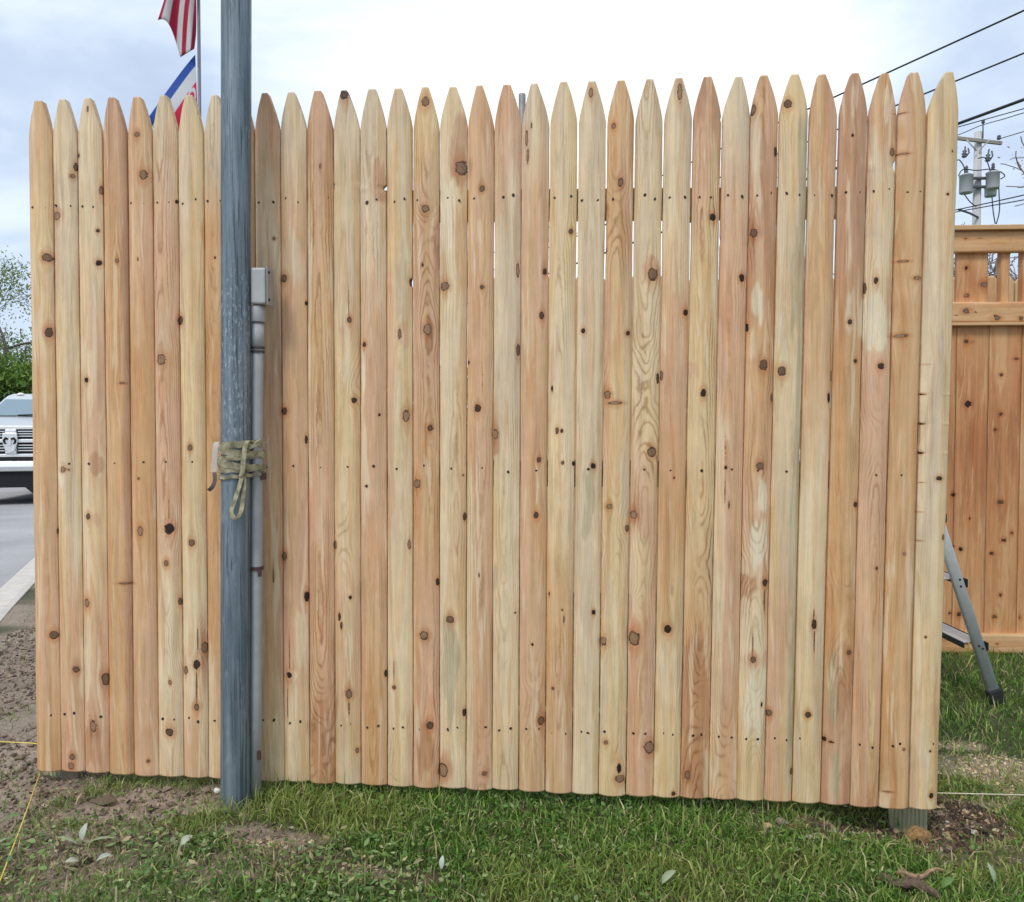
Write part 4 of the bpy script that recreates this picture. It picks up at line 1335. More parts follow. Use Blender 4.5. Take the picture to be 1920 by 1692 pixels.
# ================================================================== utility pole and wires
YU = 32.0
UP = generic_wood('weathered_pole_wood', (0.52, 0.51, 0.50), (0.60, 0.59, 0.58), 'z', .9)
UARM = generic_wood('weathered_arm_wood', (0.30, 0.26, 0.23), (0.36, 0.32, 0.29), 'x', .9)
TRF = plain('transformer_grey', (0.49, 0.49, 0.53), .6, 0, .06, 3)
INS = plain('dark_insulator', (0.09, 0.095, 0.105), .4, 0, .2, 4)
WIRE = plain('black_cable', (0.03, 0.03, 0.036), .6, 0, .1, 4)
u0 = at(1834, 248, YU)
up = thing('utility_pole', (u0.x, YU, 0), 'weathered grey utility pole with crossarm and transformers beyond the cedar fence', 'utility pole')
mb = MB(); mb.tube([(u0.x, YU, -1), (u0.x, YU, u0.z * .5), (u0.x, YU, u0.z)], [.19, .165, .135], 18); mb.build('shaft', UP, up)
a1, a2 = at(1782, 258, YU - .2), at(1878, 269, YU - .2)
dv = (a2 - a1).normalized()
mb = MB(); mb.ribbon([a1, a2], Vector((0, 0, 1)), .12, .11); mb.build('crossarm', UARM, up)
for x0, x1 in ((1812, 1831), (1856, 1836)):
    mb = MB(); mb.tube([at(x0, 262, YU - .25), at(x1, 283, YU - .2)], .025, 6); mb.build('arm_brace', UP, up)
mb = MB(); mb.tube([(u0.x + .12, YU - .12, u0.z - .3), (u0.x + .12, YU - .12, u0.z + .32)], .025, 6); mb.build('top_pin', INS, up)
mb = MB(); mb.lathe((u0.x + .12, YU - .12, u0.z + .30), [(.05, 0), (.075, .03), (.05, .06), (.07, .09), (.04, .14)], 10); mb.build('insulator', INS, up)
for px_, py_, ln in ((1807, 275, .45), (1851, 280, .5)):
    c_ = at(px_, py_, YU - .25)
    mb = MB(); mb.lathe(c_ + Vector((0, 0, -ln)), [(.02, 0), (.09, .05), (.05, .1), (.11, .16), (.05, .2), (.09, .27), (.03, .32), (.03, ln)], 10, Vector((.15, 0, 1)).normalized())
    mb.build('insulator', INS, up)
    mb = MB(); mb.tube([c_ + Vector((.12, -.1, -.1)), c_ + Vector((.16, -.1, -ln * .6)), c_ + Vector((.02, -.1, -ln))], .03, 6); mb.build('fuse_holder', INS, up)
mb = MB(); mb.lathe(at(1873, 262, YU - .2), [(.06, 0), (.09, .05), (.05, .09), (.08, .12), (.04, .17)], 10); mb.build('insulator', INS, up)
for px_, y0_, y1_, wpx, dd in ((1811, 328, 363, 23, -.15), (1861, 323, 355, 23, -.35), (1857, 352, 369, 20, .35)):
    yy = YU + dd
    b_ = at(px_, y1_, yy); t_ = at(px_, y0_, yy)
    r0 = wpx / 2 / F_PX * yy
    h_ = t_.z - b_.z
    mb = MB(); mb.lathe(b_, [(r0 * .92, 0), (r0, .04), (r0, h_ * .9), (r0 * 1.06, h_ * .91), (r0 * 1.06, h_ * .96), (r0 * .95, h_), (r0 * .4, h_ + .05)], 22)
    tr = mb.build('transformer', TRF, up)
    mb = MB(); mb.lathe(t_ + Vector((.02, 0, .03)), [(.05, 0), (.08, .06), (.045, .10), (.08, .15), (.045, .2), (.07, .25), (.02, .33)], 10); mb.build('bushing', INS, tr)
for zpy in (338, 354):
    p = at(1834, zpy, YU)
    mb = MB(); mb.box(p.x - .42, p.x + .42, YU - .3, YU - .16, p.z - .04, p.z + .04); mb.build('mounting_bracket', INS, up)
mb = MB(); mb.tube([at(1834, 408, YU - .15), at(1818, 400, YU - .5), at(1797, 393, YU - 1)], .04, 6); mb.build('side_bracket', INS, up)
for pth in ([(1809, 325), (1807, 312), (1798, 300), (1790, 305)], [(1857, 322), (1852, 306), (1846, 296), (1834, 297)], [(1797, 330), (1806, 318), (1830, 320), (1850, 318), (1862, 318), (1875, 322), (1884, 330), (1876, 336)],
            [(1872, 325), (1873, 360), (1874, 395), (1868, 420)], [(1860, 370), (1862, 395), (1866, 420)], [(1807, 363), (1818, 378), (1830, 388)]):
    mb = MB(); mb.tube(spath(pth, YU - .5), .022, 5); mb.build('jumper_wire', WIRE, up)


def wire(pts, Ys, r, label, group='overhead wires'):
    """an overhead wire through picture points, at the depths given; sags between"""
    mb = MB(); mb.tube(spath(pts, Ys), r, 6)
    tag(mb.build('power_line', WIRE), label, 'wire', group)


def line(a, b, Ya, r, label, ext=(-.9, 14.0), level=True):
    """level wire through two picture points: depth ratio from the height above the horizon"""
    ha, hb = 797 - a[1], 797 - b[1]
    Yb = Ya * ha / hb
    A, B = at(*a, Ya), at(*b, Yb)
    d = B - A
    pts = []
    for q in range(25):
        t = ext[0] + (ext[1] - ext[0]) * q / 24
        p = A + d * t
        pts.append(p + Vector((0, 0, -.25 * (1 - ((t - .5) / (ext[1] - .5)) ** 2) * 0)))
    mb = MB(); mb.tube(pts, r, 6)
    tag(mb.build('power_line', WIRE), label, 'wire', 'overhead wires')


line((1920, 20), (1565, 182), 17.0, .021, 'topmost dark overhead wire crossing the upper right corner of the sky')
line((1920, 100), (1700, 190), 18.0, .020, 'second dark overhead wire from the top at upper right')
line((1920, 187), (1737, 254), 18.0, .036, 'thickest black overhead cable running just above the utility pole top')
line((1920, 204), (1798, 238), 27.0, .017, 'thin wire directly under the thickest overhead cable')
wire([(1990, 195), (1920, 212), (1880, 224), (1838, 236), (1800, 252), (1740, 272)], [24, 27, 29, YU - .1, 34, 37], .017, 'thin wire fixed to the very top pin of the utility pole')
wire([(1990, 228), (1920, 247), (1873, 261)], [26, 29, YU - .2], .017, 'thin wire reaching the right end of the crossarm')
wire([(1990, 348), (1920, 366), (1797, 393), (1740, 404)], [25, 27, 31, 33], .022, 'upper wire of the low pair below the transformers')
wire([(1990, 360), (1920, 375), (1797, 397), (1740, 409)], [25, 27, 31, 33], .020, 'lower wire of the low pair below the transformers')

# ================================================================== flags
YF = 20.0
fp = at(372.5, 210, YF)
mb = MB()
mb.tube([(fp.x, YF, -.8), (fp.x, YF, 4), (at(371.5, -120, YF).x, YF, at(371, -120, YF).z)], [.05, .045, .038], 14)
tp = at(371.5, -120, YF)
fpo = thing('flagpole', (fp.x, YF, -.3), 'thin grey flagpole rising behind the left pickets', 'flagpole')
mb.build('shaft', plain('flagpole_grey', (.17, .175, .20), .45, .4, .08, 4), fpo)
mb = MB(); mb.lathe(tp, [(.02, -.02), (.06, .03), (.075, .08), (.06, .13), (.01, .16)], 14)
mb.build('ball_finial', plain('brass_finial', (.6, .45, .15), .3, .8, .05, 4), fpo)


def flag_mesh(name, label, corner_fn, colour_fn, n=34, m_=26, cat='flag', rgh=.7):
    s = np.linspace(0, 1, n + 1); t = np.linspace(0, 1, m_ + 1)
    S, T = np.meshgrid(s, t)
    V = np.zeros((m_ + 1, n + 1, 3))
    for i in range(m_ + 1):
        for j in range(n + 1):
            x, y, dp = corner_fn(S[i, j], T[i, j])
            V[i, j] = at(x, y, YF + dp)
    C = colour_fn(S, T).reshape(-1, 3)
    w = n + 1
    ii = (np.arange(m_)[:, None] * w + np.arange(n)[None]).ravel()
    k = N(name + '_cloth')
    c = k.attr('fcol')
    k.p(Base_Color=c, Roughness=rgh)
    tr = k.n('ShaderNodeBsdfTranslucent', {'Color': c}); mx = k.n('ShaderNodeMixShader', {0: .35})
    k.t.links.new(k.b.outputs[0], mx.inputs[1]); k.t.links.new(tr.outputs[0], mx.inputs[2]); k.t.links.new(mx.outputs[0], k.out.inputs[0])
    o = np_obj(name, V.reshape(-1, 3), k.m, quads=np.stack([ii, ii + 1, ii + w + 1, ii + w], 1), attrs={'fcol': ('FLOAT_COLOR', C)})
    md = o.modifiers.new('cloth_thickness', 'SOLIDIFY'); md.thickness = .004
    return tag(o, label, cat)


def bez(p0, p1, p2, p3, t):
    return tuple(a * (1 - t) ** 3 + 3 * b * t * (1 - t) ** 2 + 3 * c_ * t * t * (1 - t) + d * t ** 3 for a, b, c_, d in zip(p0, p1, p2, p3))


def us_pos(s, t):
    # t: 0 lowest stripe .. 1 top of hoist; s: hoist .. fly. The upper half folds back behind the lower one
    q = min(t * 2, 1.0)
    lo = bez((368, -14), (369, 20), (370, 60), (364, 92), s)
    md = bez((368, -120), (352, -60), (340, -10), (338, 108), s)
    hi = bez((368, -190), (340, -120), (322, -40), (296, 38), s)
    if q < .55:
        f = q / .55; f = f * f * (3 - 2 * f) * .35 + f * .65
        a = tuple(x * (1 - f) + y * f for x, y in zip(lo, md))
    else:
        f = (q - .55) / .45
        a = tuple(x * (1 - f) + y * f for x, y in zip(md, hi))
        a = (a[0], a[1] - 26 * s * math.sin(math.pi * f))
    dp = .12 * math.sin(q * 9 + s * 3) * s - .10
    if t > .5:
        f = (t - .5) * 2
        a = (a[0] + (366 - a[0]) * f * (.8 + .2 * s), a[1] - f * (60 + 90 * s))
        dp += .22 * math.sin(min(f * 3, 1.57)) + .05
    return (min(a[0], 369), a[1], dp)


def us_col(S, T):
    red, white, blue = np.array([.50, .012, .055]), np.array([.74, .70, .72]), np.array([.02, .035, .16])
    st = np.floor((1 - T) * 13 + 1e-6).astype(int) % 2 == 0
    C = np.where(st[..., None], red, white)
    cant = (T > 6 / 13) & (S < .4)
    return np.where(cant[..., None], blue, C)


flag_mesh('striped_flag', 'red and white striped flag drooping from the flagpole top', us_pos, us_col, 30, 78)


def cr_pos(s, t):
    # t: 0 top of hoist .. 1 bottom
    top = bez((366, 103), (345, 125), (310, 175), (277, 222), s)
    bot = bez((372, 252), (366, 262), (352, 280), (338, 300), s)
    x, y = (a * (1 - t) + b * t for a, b in zip(top, bot))
    y += 10 * s * math.sin(t * 3.1)
    dp = .10 * math.sin(s * 5 + t * 6) * s
    return (x, y, dp - .05)


def cr_col(S, T):
    red, white, blue = np.array([.74, .02, .09]), np.array([.75, .75, .78]), np.array([.03, .11, .46])
    C = np.tile(blue, S.shape + (1,))
    C = np.where(((T > .13) & (T < .87))[..., None], white, C)
    C = np.where(((T > .33) & (T < .67))[..., None], red, C)
    d = np.hypot((S - .20) / .16, (T - .47) / .13)
    C = np.where((d < 1)[..., None], white, C)
    C = np.where((d < .66)[..., None], red * .9, C)
    C = np.where((d < .34)[..., None], white, C)
    return C


flag_mesh('banded_flag', 'blue white and red banded flag with white ring just above the pickets', cr_pos, cr_col, 60, 70)

# ================================================================== pickup truck on the road
TX, TY = at(22, 845, 13.3).x, 13.3
tal, tdl = along_left(TX, TY)
TZ = float(road_z(tal)) - .004
yaw = math.atan2(-TX, TY) * .46         # nearly facing the camera
TM = Matrix.Translation((TX, TY, TZ)) @ Matrix.Rotation(yaw, 4, 'Z')
CHR = plain('chrome', (.90, .90, .91), .22, .7, .03, 4)
SILV = plain('silver_paint', (.66, .67, .69), .3, .3, .03, 4)
k = N('windscreen_glass'); k.p(Base_Color=(.22, .30, .34), Roughness=.06, Metallic=0.0); k.set(k.b.inputs['Specular IOR Level'], .9)
GLS = k.m
BLK = plain('black_plastic', (.008, .009, .012), .85, 0, .1, 10)
LAMP = plain('lamp_lens', (.75, .76, .78), .15, .2, .05, 10)
AMB = plain('pale_lamp', (.85, .80, .72), .3, 0, .05, 10)
truck = thing('pickup_truck', (TX, TY, TZ), 'silver pickup truck with chrome grille parked at the far left edge', 'truck')


def T_():
    return MB(TM)


# side profile (y front = 0 towards camera, z)
mb = T_()
prof = [(0.05, .62), (0.05, 1.25), (.16, 1.33), (.55, 1.385), (1.30, 1.47), (1.42, 1.48), (3.5, 1.45), (5.75, 1.42), (5.78, .70), (5.2, .52), (1.5, .48), (.3, .50)]
mb.prism(prof, 'x', -.93, .93)
mb.build('body', SILV, truck, .05, seg=3)
mb = T_()
cabp = [(1.30, 1.44), (1.95, 1.82), (2.08, 1.88), (2.3, 1.925), (3.2, 1.92), (3.45, 1.42)]
V = []
for y, z in cabp:
    w = .86 - .16 * max(0, (z - 1.44) / .46)
    V += [(-w, y, z), (w, y, z)]
mb.add(V, [(0, 1, 3, 2), (2, 3, 5, 4), (4, 5, 7, 6), (6, 7, 9, 8), (8, 9, 11, 10), (0, 2, 4, 6, 8, 10), (1, 11, 9, 7, 5, 3), (0, 10, 11, 1)])
cabo = mb.build('cab', SILV, truck, .03, seg=3)
mb = T_()
mb.add([(-.77, 1.36, 1.50), (.77, 1.36, 1.50), (.67, 1.90, 1.795), (-.67, 1.90, 1.795), (-.77, 1.35, 1.515), (.77, 1.35, 1.515), (.67, 1.89, 1.81), (-.67, 1.89, 1.81)],
       [(0, 1, 2, 3), (4, 7, 6, 5), (0, 4, 5, 1), (1, 5, 6, 2), (2, 6, 7, 3), (3, 7, 4, 0)])
mb.build('windscreen', GLS, truck)
for s in (-1, 1):
    mb = T_(); mb.add([(s * .845, 1.62, 1.50), (s * .845, 3.2, 1.50), (s * .735, 3.05, 1.83), (s * .74, 2.12, 1.83), (s * .865, 1.62, 1.50), (s * .865, 3.2, 1.50), (s * .755, 3.05, 1.83), (s * .76, 2.12, 1.83)],
                      [(0, 1, 2, 3), (7, 6, 5, 4), (0, 4, 5, 1), (1, 5, 6, 2), (2, 6, 7, 3), (3, 7, 4, 0)])
    mb.build('side_window', GLS, truck)
    mb = T_(); mb.box(s * .97 - .10, s * .97 + .10, 1.62, 1.76, 1.50, 1.74); mb.build('wing_mirror', BLK, truck, .03)
    mb = T_(); mb.box(s * .76 - .17, s * .76 + .17, .02, .16, 1.0, 1.26); mb.build('headlight', LAMP, truck, .03)
    mb = T_(); mb.box(s * .55 - .025, s * .55 + .025, -.05, .05, .44, .52); mb.build('tow_hook', CHR, truck, .01)
for x in (-.5, -.25, 0.04, .28, .5):
    mb = T_(); mb.lathe((x, 2.16, 1.895), [(.07, 0), (.062, .025), (.03, .045), (.005, .05)], 12); mb.build('roof_lamp', AMB, truck)
mb = T_(); mb.tube([(-.3, 1.32, 1.508), (.1, 1.36, 1.525), (.5, 1.42, 1.56)], .012, 6); mb.build('wiper', BLK, truck)
# grille: dark backing, chrome frame with a cross, horizontal bars
mb = T_(); mb.box(-.58, .58, .0, .06, .84, 1.27); gr = mb.build('grille', BLK, truck)
mb = T_()
mb.box(-.60, .60, -.03, .02, 1.255, 1.315); mb.box(-.60, .60, -.03, .02, .79, .85)
mb.box(-.62, -.56, -.028, .022, .85, 1.255); mb.box(.56, .62, -.028, .022, .85, 1.255)
mb.box(-.56, .56, -.04, .012, 1.035, 1.095)
mb.box(-.085, .085, -.05, .010, .85, 1.034); mb.box(-.085, .085, -.05, .010, 1.096, 1.255)
mb.build('grille_frame', CHR, truck, .012)
for z in (.895, .94, .985, 1.135, 1.175, 1.215):
    mb = T_(); mb.box(-.56, -.10, -.018, -.002, z, z + .016); mb.box(.10, .56, -.018, -.002, z, z + .016); mb.build('grille_bar', CHR, gr)
# emblem: shield with a horned head
mb = T_()
mb.prism([(-.11, 1.20), (.11, 1.20), (.115, 1.05), (.07, .90), (0, .86), (-.07, .90), (-.115, 1.05)], 'y', -.085, -.052)
em = mb.build('emblem', CHR, truck, .012)
mb = T_(); mb.prism([(-.035, 1.10), (.035, 1.10), (.022, 1.0), (0, .975), (-.022, 1.0)], 'y', -.10, -.086); mb.build('emblem_head', CHR, em, .006)
for s in (-1, 1):
    mb = T_(); mb.tube([(s * .02, -.095, 1.095), (s * .06, -.097, 1.11), (s * .085, -.097, 1.075), (s * .075, -.097, 1.03), (s * .05, -.096, 1.015)], [.016, .02, .018, .014, .006], 8); mb.build('emblem_horn', BLK, em)
# bumper, valance
mb = T_()
mb.prism([(-.10, .56), (-.13, .64), (-.10, .725), (-.04, .735), (.10, .735), (.10, .56)], 'x', -.97, .97)
mb.build('bumper', CHR, truck, .02)
mb = T_(); mb.box(-.90, .90, -.03, .08, .736, .80); mb.build('bumper_cover', BLK, truck)
mb = T_(); mb.prism([(-.93, .555), (.93, .555), (.90, .22), (.34, .16), (.20, .29), (-.20, .29), (-.34, .16), (-.90, .22)], 'y', -.05, .12); mb.build('valance', BLK, truck, .01)
mb = T_(); mb.prism([(-.9, .5), (.9, .5), (.86, .30), (-.86, .30)], 'y', .2, 5.5); mb.build('underbody', BLK, truck)
for s in (-1, 1):
    for y in (.95, 4.6):
        mb = T_(); mb.lathe((s * .82 - .14, y, .40), [(.26, 0), (.37, .01), (.40, .05), (.40, .23), (.37, .27), (.26, .28)], 28, Vector((1, 0, 0)))
        wh = mb.build('wheel', RUB, truck)
        mb = T_(); mb.lathe((s * .82 + (.13 if s > 0 else -.155), y, .40), [(.25, 0), (.24, .015), (.06, .025)], 24, Vector((1, 0, 0))); mb.build('rim', CHR, wh)
        mb = T_()
        th = [R(a) for a in range(-10, 191, 12)]
        mb.ribbon([(s * .945, y + .47 * math.cos(t), .42 + .47 * math.sin(t)) for t in th], Vector((1, 0, 0)), .05, .03); mb.build('wheel_arch', BLK, truck)

# ================================================================== trees and bushes
BARK = plain('tree_bark', (.13, .105, .085), .9, 0, .3, 8)
BARKP = plain('bare_twig_bark', (.27, .22, .20), .9, 0, .2, 5)


def leaf_mat(name, c1, c2):
    k = N(name)
    f = k.attr('lv', 'Fac')
    c = k.mix(f, c1, c2)
    k.p(Base_Color=c, Roughness=.6)
    tr = k.n('ShaderNodeBsdfTranslucent', {'Color': c}); mx = k.n('ShaderNodeMixShader', {0: .35})
    k.t.links.new(k.b.outputs[0], mx.inputs[1]); k.t.links.new(tr.outputs[0], mx.inputs[2]); k.t.links.new(mx.outputs[0], k.out.inputs[0])
    return k.m


def grow(rg, p, d, L, r, lev, maxlev, segs, tips, spread, up):
    pts = [p]; rad = [r]
    n = 5
    for i in range(n):
        d = (d + Vector((rg.uniform(-1, 1), rg.uniform(-1, 1), rg.uniform(-1, 1))) * .16 + Vector((0, 0, up))).normalized()
        p = p + d * (L / n)
        pts.append(p); rad.append(max(r * (1 - .62 * (i + 1) / n), .008))
        if lev < maxlev and i >= 1:
            for _ in range(2 if lev else rg.choice((1, 2))):
                a = d.orthogonal().normalized(); a.rotate(Matrix.Rotation(rg.uniform(0, 6.28), 3, d))
                nd_ = (d * rg.uniform(.4, .9) + a * spread).normalized()
                grow(rg, p, nd_, L * rg.uniform(.48, .68), rad[-1] * .62, lev + 1, maxlev, segs, tips, spread, up)
    segs.append((pts, rad, lev))
    if lev >= maxlev - 1:
        tips.extend(pts[1:])


def make_tree(name, label, base, h, lean, seed, maxlev, leaves, lsize, lm, bark, spread=.75, up=.06, trunk_r=.16, cat='tree', group=None, clump=.5, seg0=8):
    rg = random.Random(seed); nr = np.random.default_rng(seed)
    t = thing(name, base, label, cat, group)
    segs, tips = [], []
    grow(rg, Vector(base) - Vector((0, 0, .2)), Vector((lean, 0, 1)).normalized(), h * .62, trunk_r, 0, maxlev, segs, tips, spread, up)
    mb, mb2 = MB(), MB()
    for pts, rad, lev in segs:
        (mb if lev == 0 else mb2).tube(pts, rad, seg0 if lev == 0 else (5 if lev == 1 else 3), cap=lev == 0)
    mb.build('trunk', bark, t)
    if leaves:
        tp_ = np.array([tuple(p) for p in tips])
        idx = nr.integers(0, len(tp_), leaves)
        C = tp_[idx] + nr.normal(0, clump, (leaves, 3)) * np.array([1, 1, .75])
        a = nr.normal(size=(leaves, 3)); a /= np.linalg.norm(a, axis=1)[:, None]
        b = np.cross(a, nr.normal(size=(leaves, 3))); b /= np.linalg.norm(b, axis=1)[:, None]
        sz = lsize * nr.uniform(.6, 1.3, (leaves, 1))
        V = np.stack([C - a * sz, C + b * sz * .5, C + a * sz, C - b * sz * .5], 1).reshape(-1, 3)
        lv = np.repeat(np.clip(nr.normal(.5, .25, leaves) + .5 * (vn(C[:, 0] * .9, C[:, 2] * .9, seed) - .5), 0, 1), 4)
        ii = np.arange(leaves) * 4
        cr = np_obj('crown', V, lm, t, quads=np.stack([ii, ii + 1, ii + 2, ii + 3], 1), smooth_q=False, attrs={'lv': ('FLOAT', lv)})
        mb2.build('branches', bark, t)
    else:
        mb2.build('crown', bark, t)
    return t


LG = leaf_mat('spring_leaf', (.10, .17, .035), (.30, .38, .10))
LD = leaf_mat('dark_leaf', (.028, .06, .016), (.11, .20, .035))
LB = leaf_mat('bright_leaf', (.07, .15, .02), (.26, .40, .06))
LP = leaf_mat('pink_bud', (.42, .28, .24), (.55, .42, .36))
b_ = at(36, 830, 27)
make_tree('spring_tree', 'airy spring tree with thin branches above the truck at far left', (b_.x, 27, -.45), 6.9, .03, 4, 3, 9000, .052, LG, BARK, spread=.8, trunk_r=.20, clump=.26)
for (px_, yy, hh, lm_, sd, lab) in ((-6, 24.5, 2.9, LD, 21, 'dark green bush behind the truck roof at the left edge'), (62, 25.5, 3.6, LB, 22, 'bright green bush between truck and first picket'), (36, 26, 2.5, LD, 23, 'low dark bush just above the truck roof')):
    b_ = at(px_, 830, yy)
    make_tree('bush', lab, (b_.x, yy, -.45), hh, 0, sd, 3, 9000, .085, lm_, BARK, spread=1.0, up=.03, trunk_r=.08, cat='bush', group='bushes behind the truck', clump=.33, seg0=6)
b_ = at(1935, 700, 13)
make_tree('bare_tree', 'bare budding tree whose twigs rise above the cedar fence at the right edge', (b_.x, 13, 0), 5.0, -.04, 31, 4, 7000, .022, LP, BARKP, spread=.85, trunk_r=.14, clump=.07)
b_ = at(1800, 700, 15)
make_tree('bare_tree', 'low bare tree seen through the topper openings of the cedar fence', (b_.x, 15, 0), 4.6, 0, 35, 4, 2500, .018, LP, BARKP, spread=.85, trunk_r=.13, clump=.07)

# a far belt of woods that reads as one mass
wr = np.random.default_rng(77)
nw = 26000
wx = wr.uniform(-95, 110, nw)
wy = 62 + 10 * vn(wx * .05, 0 * wx, 3) + wr.normal(0, 2.2, nw)
top_ = 3.2 + 4.2 * fbm(wx * .16, 0 * wx, 12, 3)
wz = -.6 + top_ * np.sqrt(wr.random(nw)) * (1 + .12 * wr.normal(size=nw))
C = np.stack([wx, wy, wz], 1)
a = wr.normal(size=(nw, 3)); a /= np.linalg.norm(a, axis=1)[:, None]
b = np.cross(a, wr.normal(size=(nw, 3))); b /= np.linalg.norm(b, axis=1)[:, None]
sz = .34 * wr.uniform(.6, 1.3, (nw, 1))
V = np.stack([C - a * sz, C + b * sz * .6, C + a * sz, C - b * sz * .6], 1).reshape(-1, 3)
lv = np.repeat(np.clip(wr.normal(.4, .22, nw) + .7 * (vn(wx * .3, wz * .4, 5) - .5), 0, 1), 4)
ii = np.arange(nw) * 4
wo = np_obj('far_woods', V, LD, quads=np.stack([ii, ii + 1, ii + 2, ii + 3], 1), smooth_q=False, attrs={'lv': ('FLOAT', lv)})
tag(wo, 'dark green belt of distant woods along the horizon', 'woods', kind='stuff')

# ================================================================== string lines
STR = plain('yellow_string', (.85, .66, .12), .6, 0, .08, 90)
mb = MB(); mb.tube([gp(-60, 1800, .03), gp(0, 1652, .04), gp(40, 1548, .055), at(75, 1450, 2.232)], .0015, 6)
tag(mb.build('string_line', STR), 'taut yellow string running from the foot of the first picket to the lower left corner', 'string')
mb = MB(); mb.tube([at(-300, 1385, 2.65), at(0, 1391, 2.40), at(62, 1394, 2.275), at(75, 1396, 2.25)], .0014, 6)
tag(mb.build('string_line', STR), 'short level yellow string left of the fence near its bottom rail', 'string')
mb = MB(); mb.tube([at(1752, 1487, 2.10), at(1840, 1489, 2.13), at(2200, 1498, 2.16)], .0013, 6)
tag(mb.build('string_line', plain('pale_string', (.78, .66, .50), .7, 0, .1, 80)), 'pale string stretched over the straw right of the end post', 'string')

# ================================================================== stones, clod, stick, slab
def rock(name, label, c, r, seed, mat, sq=(1, 1, .6), cat='stone', group=None, nz=.35):
    bm = bmesh.new()
    bmesh.ops.create_icosphere(bm, subdivisions=3, radius=1)
    s0 = seed * 3.7
    for v in bm.verts:
        n_ = 1 + nz * 2 * (float(fbm(v.co.x * 1.3 + s0, v.co.y * 1.3 + v.co.z * 1.7 + s0, seed, 3)) - .5)
        v.co = Vector((v.co.x * sq[0], v.co.y * sq[1], v.co.z * sq[2])) * (n_ * r)
    me = bpy.data.meshes.new(name); bm.to_mesh(me); bm.free()
    me.polygons.foreach_set('use_smooth', [True] * len(me.polygons))
    me.materials.append(mat)
    o = link(bpy.data.objects.new(name, me), c)
    return tag(o, label, cat, group)


def gz(px, py):
    p = gp(px, py)
    p.z = float(terrain(p.x, p.y))
    return p


STM = [plain('pale_stone', (.50, .44, .36), .9, 0, .25, 60, .002), plain('tan_stone', (.50, .36, .20), .9, 0, .3, 60, .002), plain('grey_stone', (.25, .20, .15), .9, 0, .25, 60, .002)]
CLOD = plain('orange_clod', (.27, .155, .06), .95, 0, .6, 170, .008)
rock('earth_clod', 'rounded orange brown clod lying against the foot of the end post', gz(1722, 1578) + Vector((0, .0, .030)), .030, 3, CLOD, (1.15, .8, .9), 'clod', nz=.25)
for i_, (px_, py_, r0, mi, lab) in enumerate(((1554, 1556, .0075, 0, 'pale pebble at the left of the soil patch near the end post'), (1576, 1556, .008, 0, 'pale pebble in the middle of the soil patch near the end post'),
                                         (1612, 1560, .010, 1, 'tan pebble under the second last picket'), (1520, 1578, .010, 0, 'whitish stone in the grass below the soil patch'), (1606, 1575, .009, 1, 'flat tan stone below the tan pebble'),
                                         (1540, 1572, .010, 1, 'small tan pebble left of the flat tan stone'), (1705, 1590, .010, 1, 'small tan pebble just below the orange clod'), (1440, 1560, .012, 1, 'brown lump in the grass beside a dark hollow'),
                                         (1465, 1550, .013, 2, 'dark lump in the grass right of the brown lump'), (1586, 1545, .009, 0, 'tiny pale pebble above the other pebbles'))):
    rock('pebble', lab, gz(px_, py_) + Vector((0, 0, r0 * .35)), r0, i_ + 5, STM[mi], (1.2, .9, .7), 'stone', 'pebbles by the end post')
mb = MB()
a = gz(120, 1480)
mb.add([a + Vector(v) for v in ((-.03, .02, -.01), (.03, .01, -.01), (.035, .03, .05), (-.005, .035, .045), (-.035, .05, -.01), (.03, .05, -.01), (.037, .055, .05), (0, .06, .048))],
       [(0, 1, 2, 3), (4, 7, 6, 5), (0, 4, 5, 1), (1, 5, 6, 2), (2, 6, 7, 3), (3, 7, 4, 0)])
tag(mb.build('stone_slab', STM[2], None, .004), 'tilted grey stone chip under the second picket from the left', 'stone')
rock('pebble', 'small white pebble on the soil below the third picket from the left', gz(169, 1468) + Vector((0, 0, .004)), .007, 40, plain('white_stone', (.75, .72, .66), .8, 0, .1, 60), (1.3, .9, .7), 'stone')
rock('pebble', 'white pebble in the grass just left of the steel pole foot', gz(408, 1516) + Vector((0, 0, .012)), .009, 41, plain('white_stone_b', (.78, .76, .68), .8, 0, .1, 60), (1, .9, .9), 'stone')
BRK = plain('dead_stick_bark', (.13, .085, .06), .95, 0, .5, 90, .004)
BRK2 = plain('dead_stick_pale', (.32, .21, .12), .95, 0, .5, 90, .003)


def rough_stick(mb, a, b, r0, r1, z, sd, n=16, bend=.006):
    """a gnarled stick between two ground points: uneven girth, small bends, broken ends"""
    rg = random.Random(sd)
    V, Fq, sg = [], [], 10
    d = (b - a).normalized(); u_ = d.orthogonal().normalized(); v_ = d.cross(u_)
    for i in range(n + 1):
        t = i / n
        c_ = a.lerp(b, t) + Vector((0, 0, z)) + u_ * (math.sin(t * 7 + sd) * bend) + v_ * (math.sin(t * 4.3 + sd * 2) * bend)
        for q_ in range(sg):
            th = 2 * math.pi * q_ / sg
            rr = (r0 + (r1 - r0) * t) * (1 + .45 * (float(fbm(th * 1.6 + sd, t * 9, sd)) - .5) * 2 + .25 * (rg.random() - .5))
            jag = d * (rg.uniform(-.006, .006) if i in (0, n) else 0)
            V.append(c_ + (u_ * math.cos(th) + v_ * math.sin(th)) * rr + jag)
    for i in range(n):
        for q_ in range(sg):
            Fq.append((i * sg + q_, i * sg + (q_ + 1) % sg, (i + 1) * sg + (q_ + 1) % sg, (i + 1) * sg + q_))
    Fq += [tuple(range(sg - 1, -1, -1)), tuple(n * sg + q_ for q_ in range(sg))]
    mb.add(V, Fq)


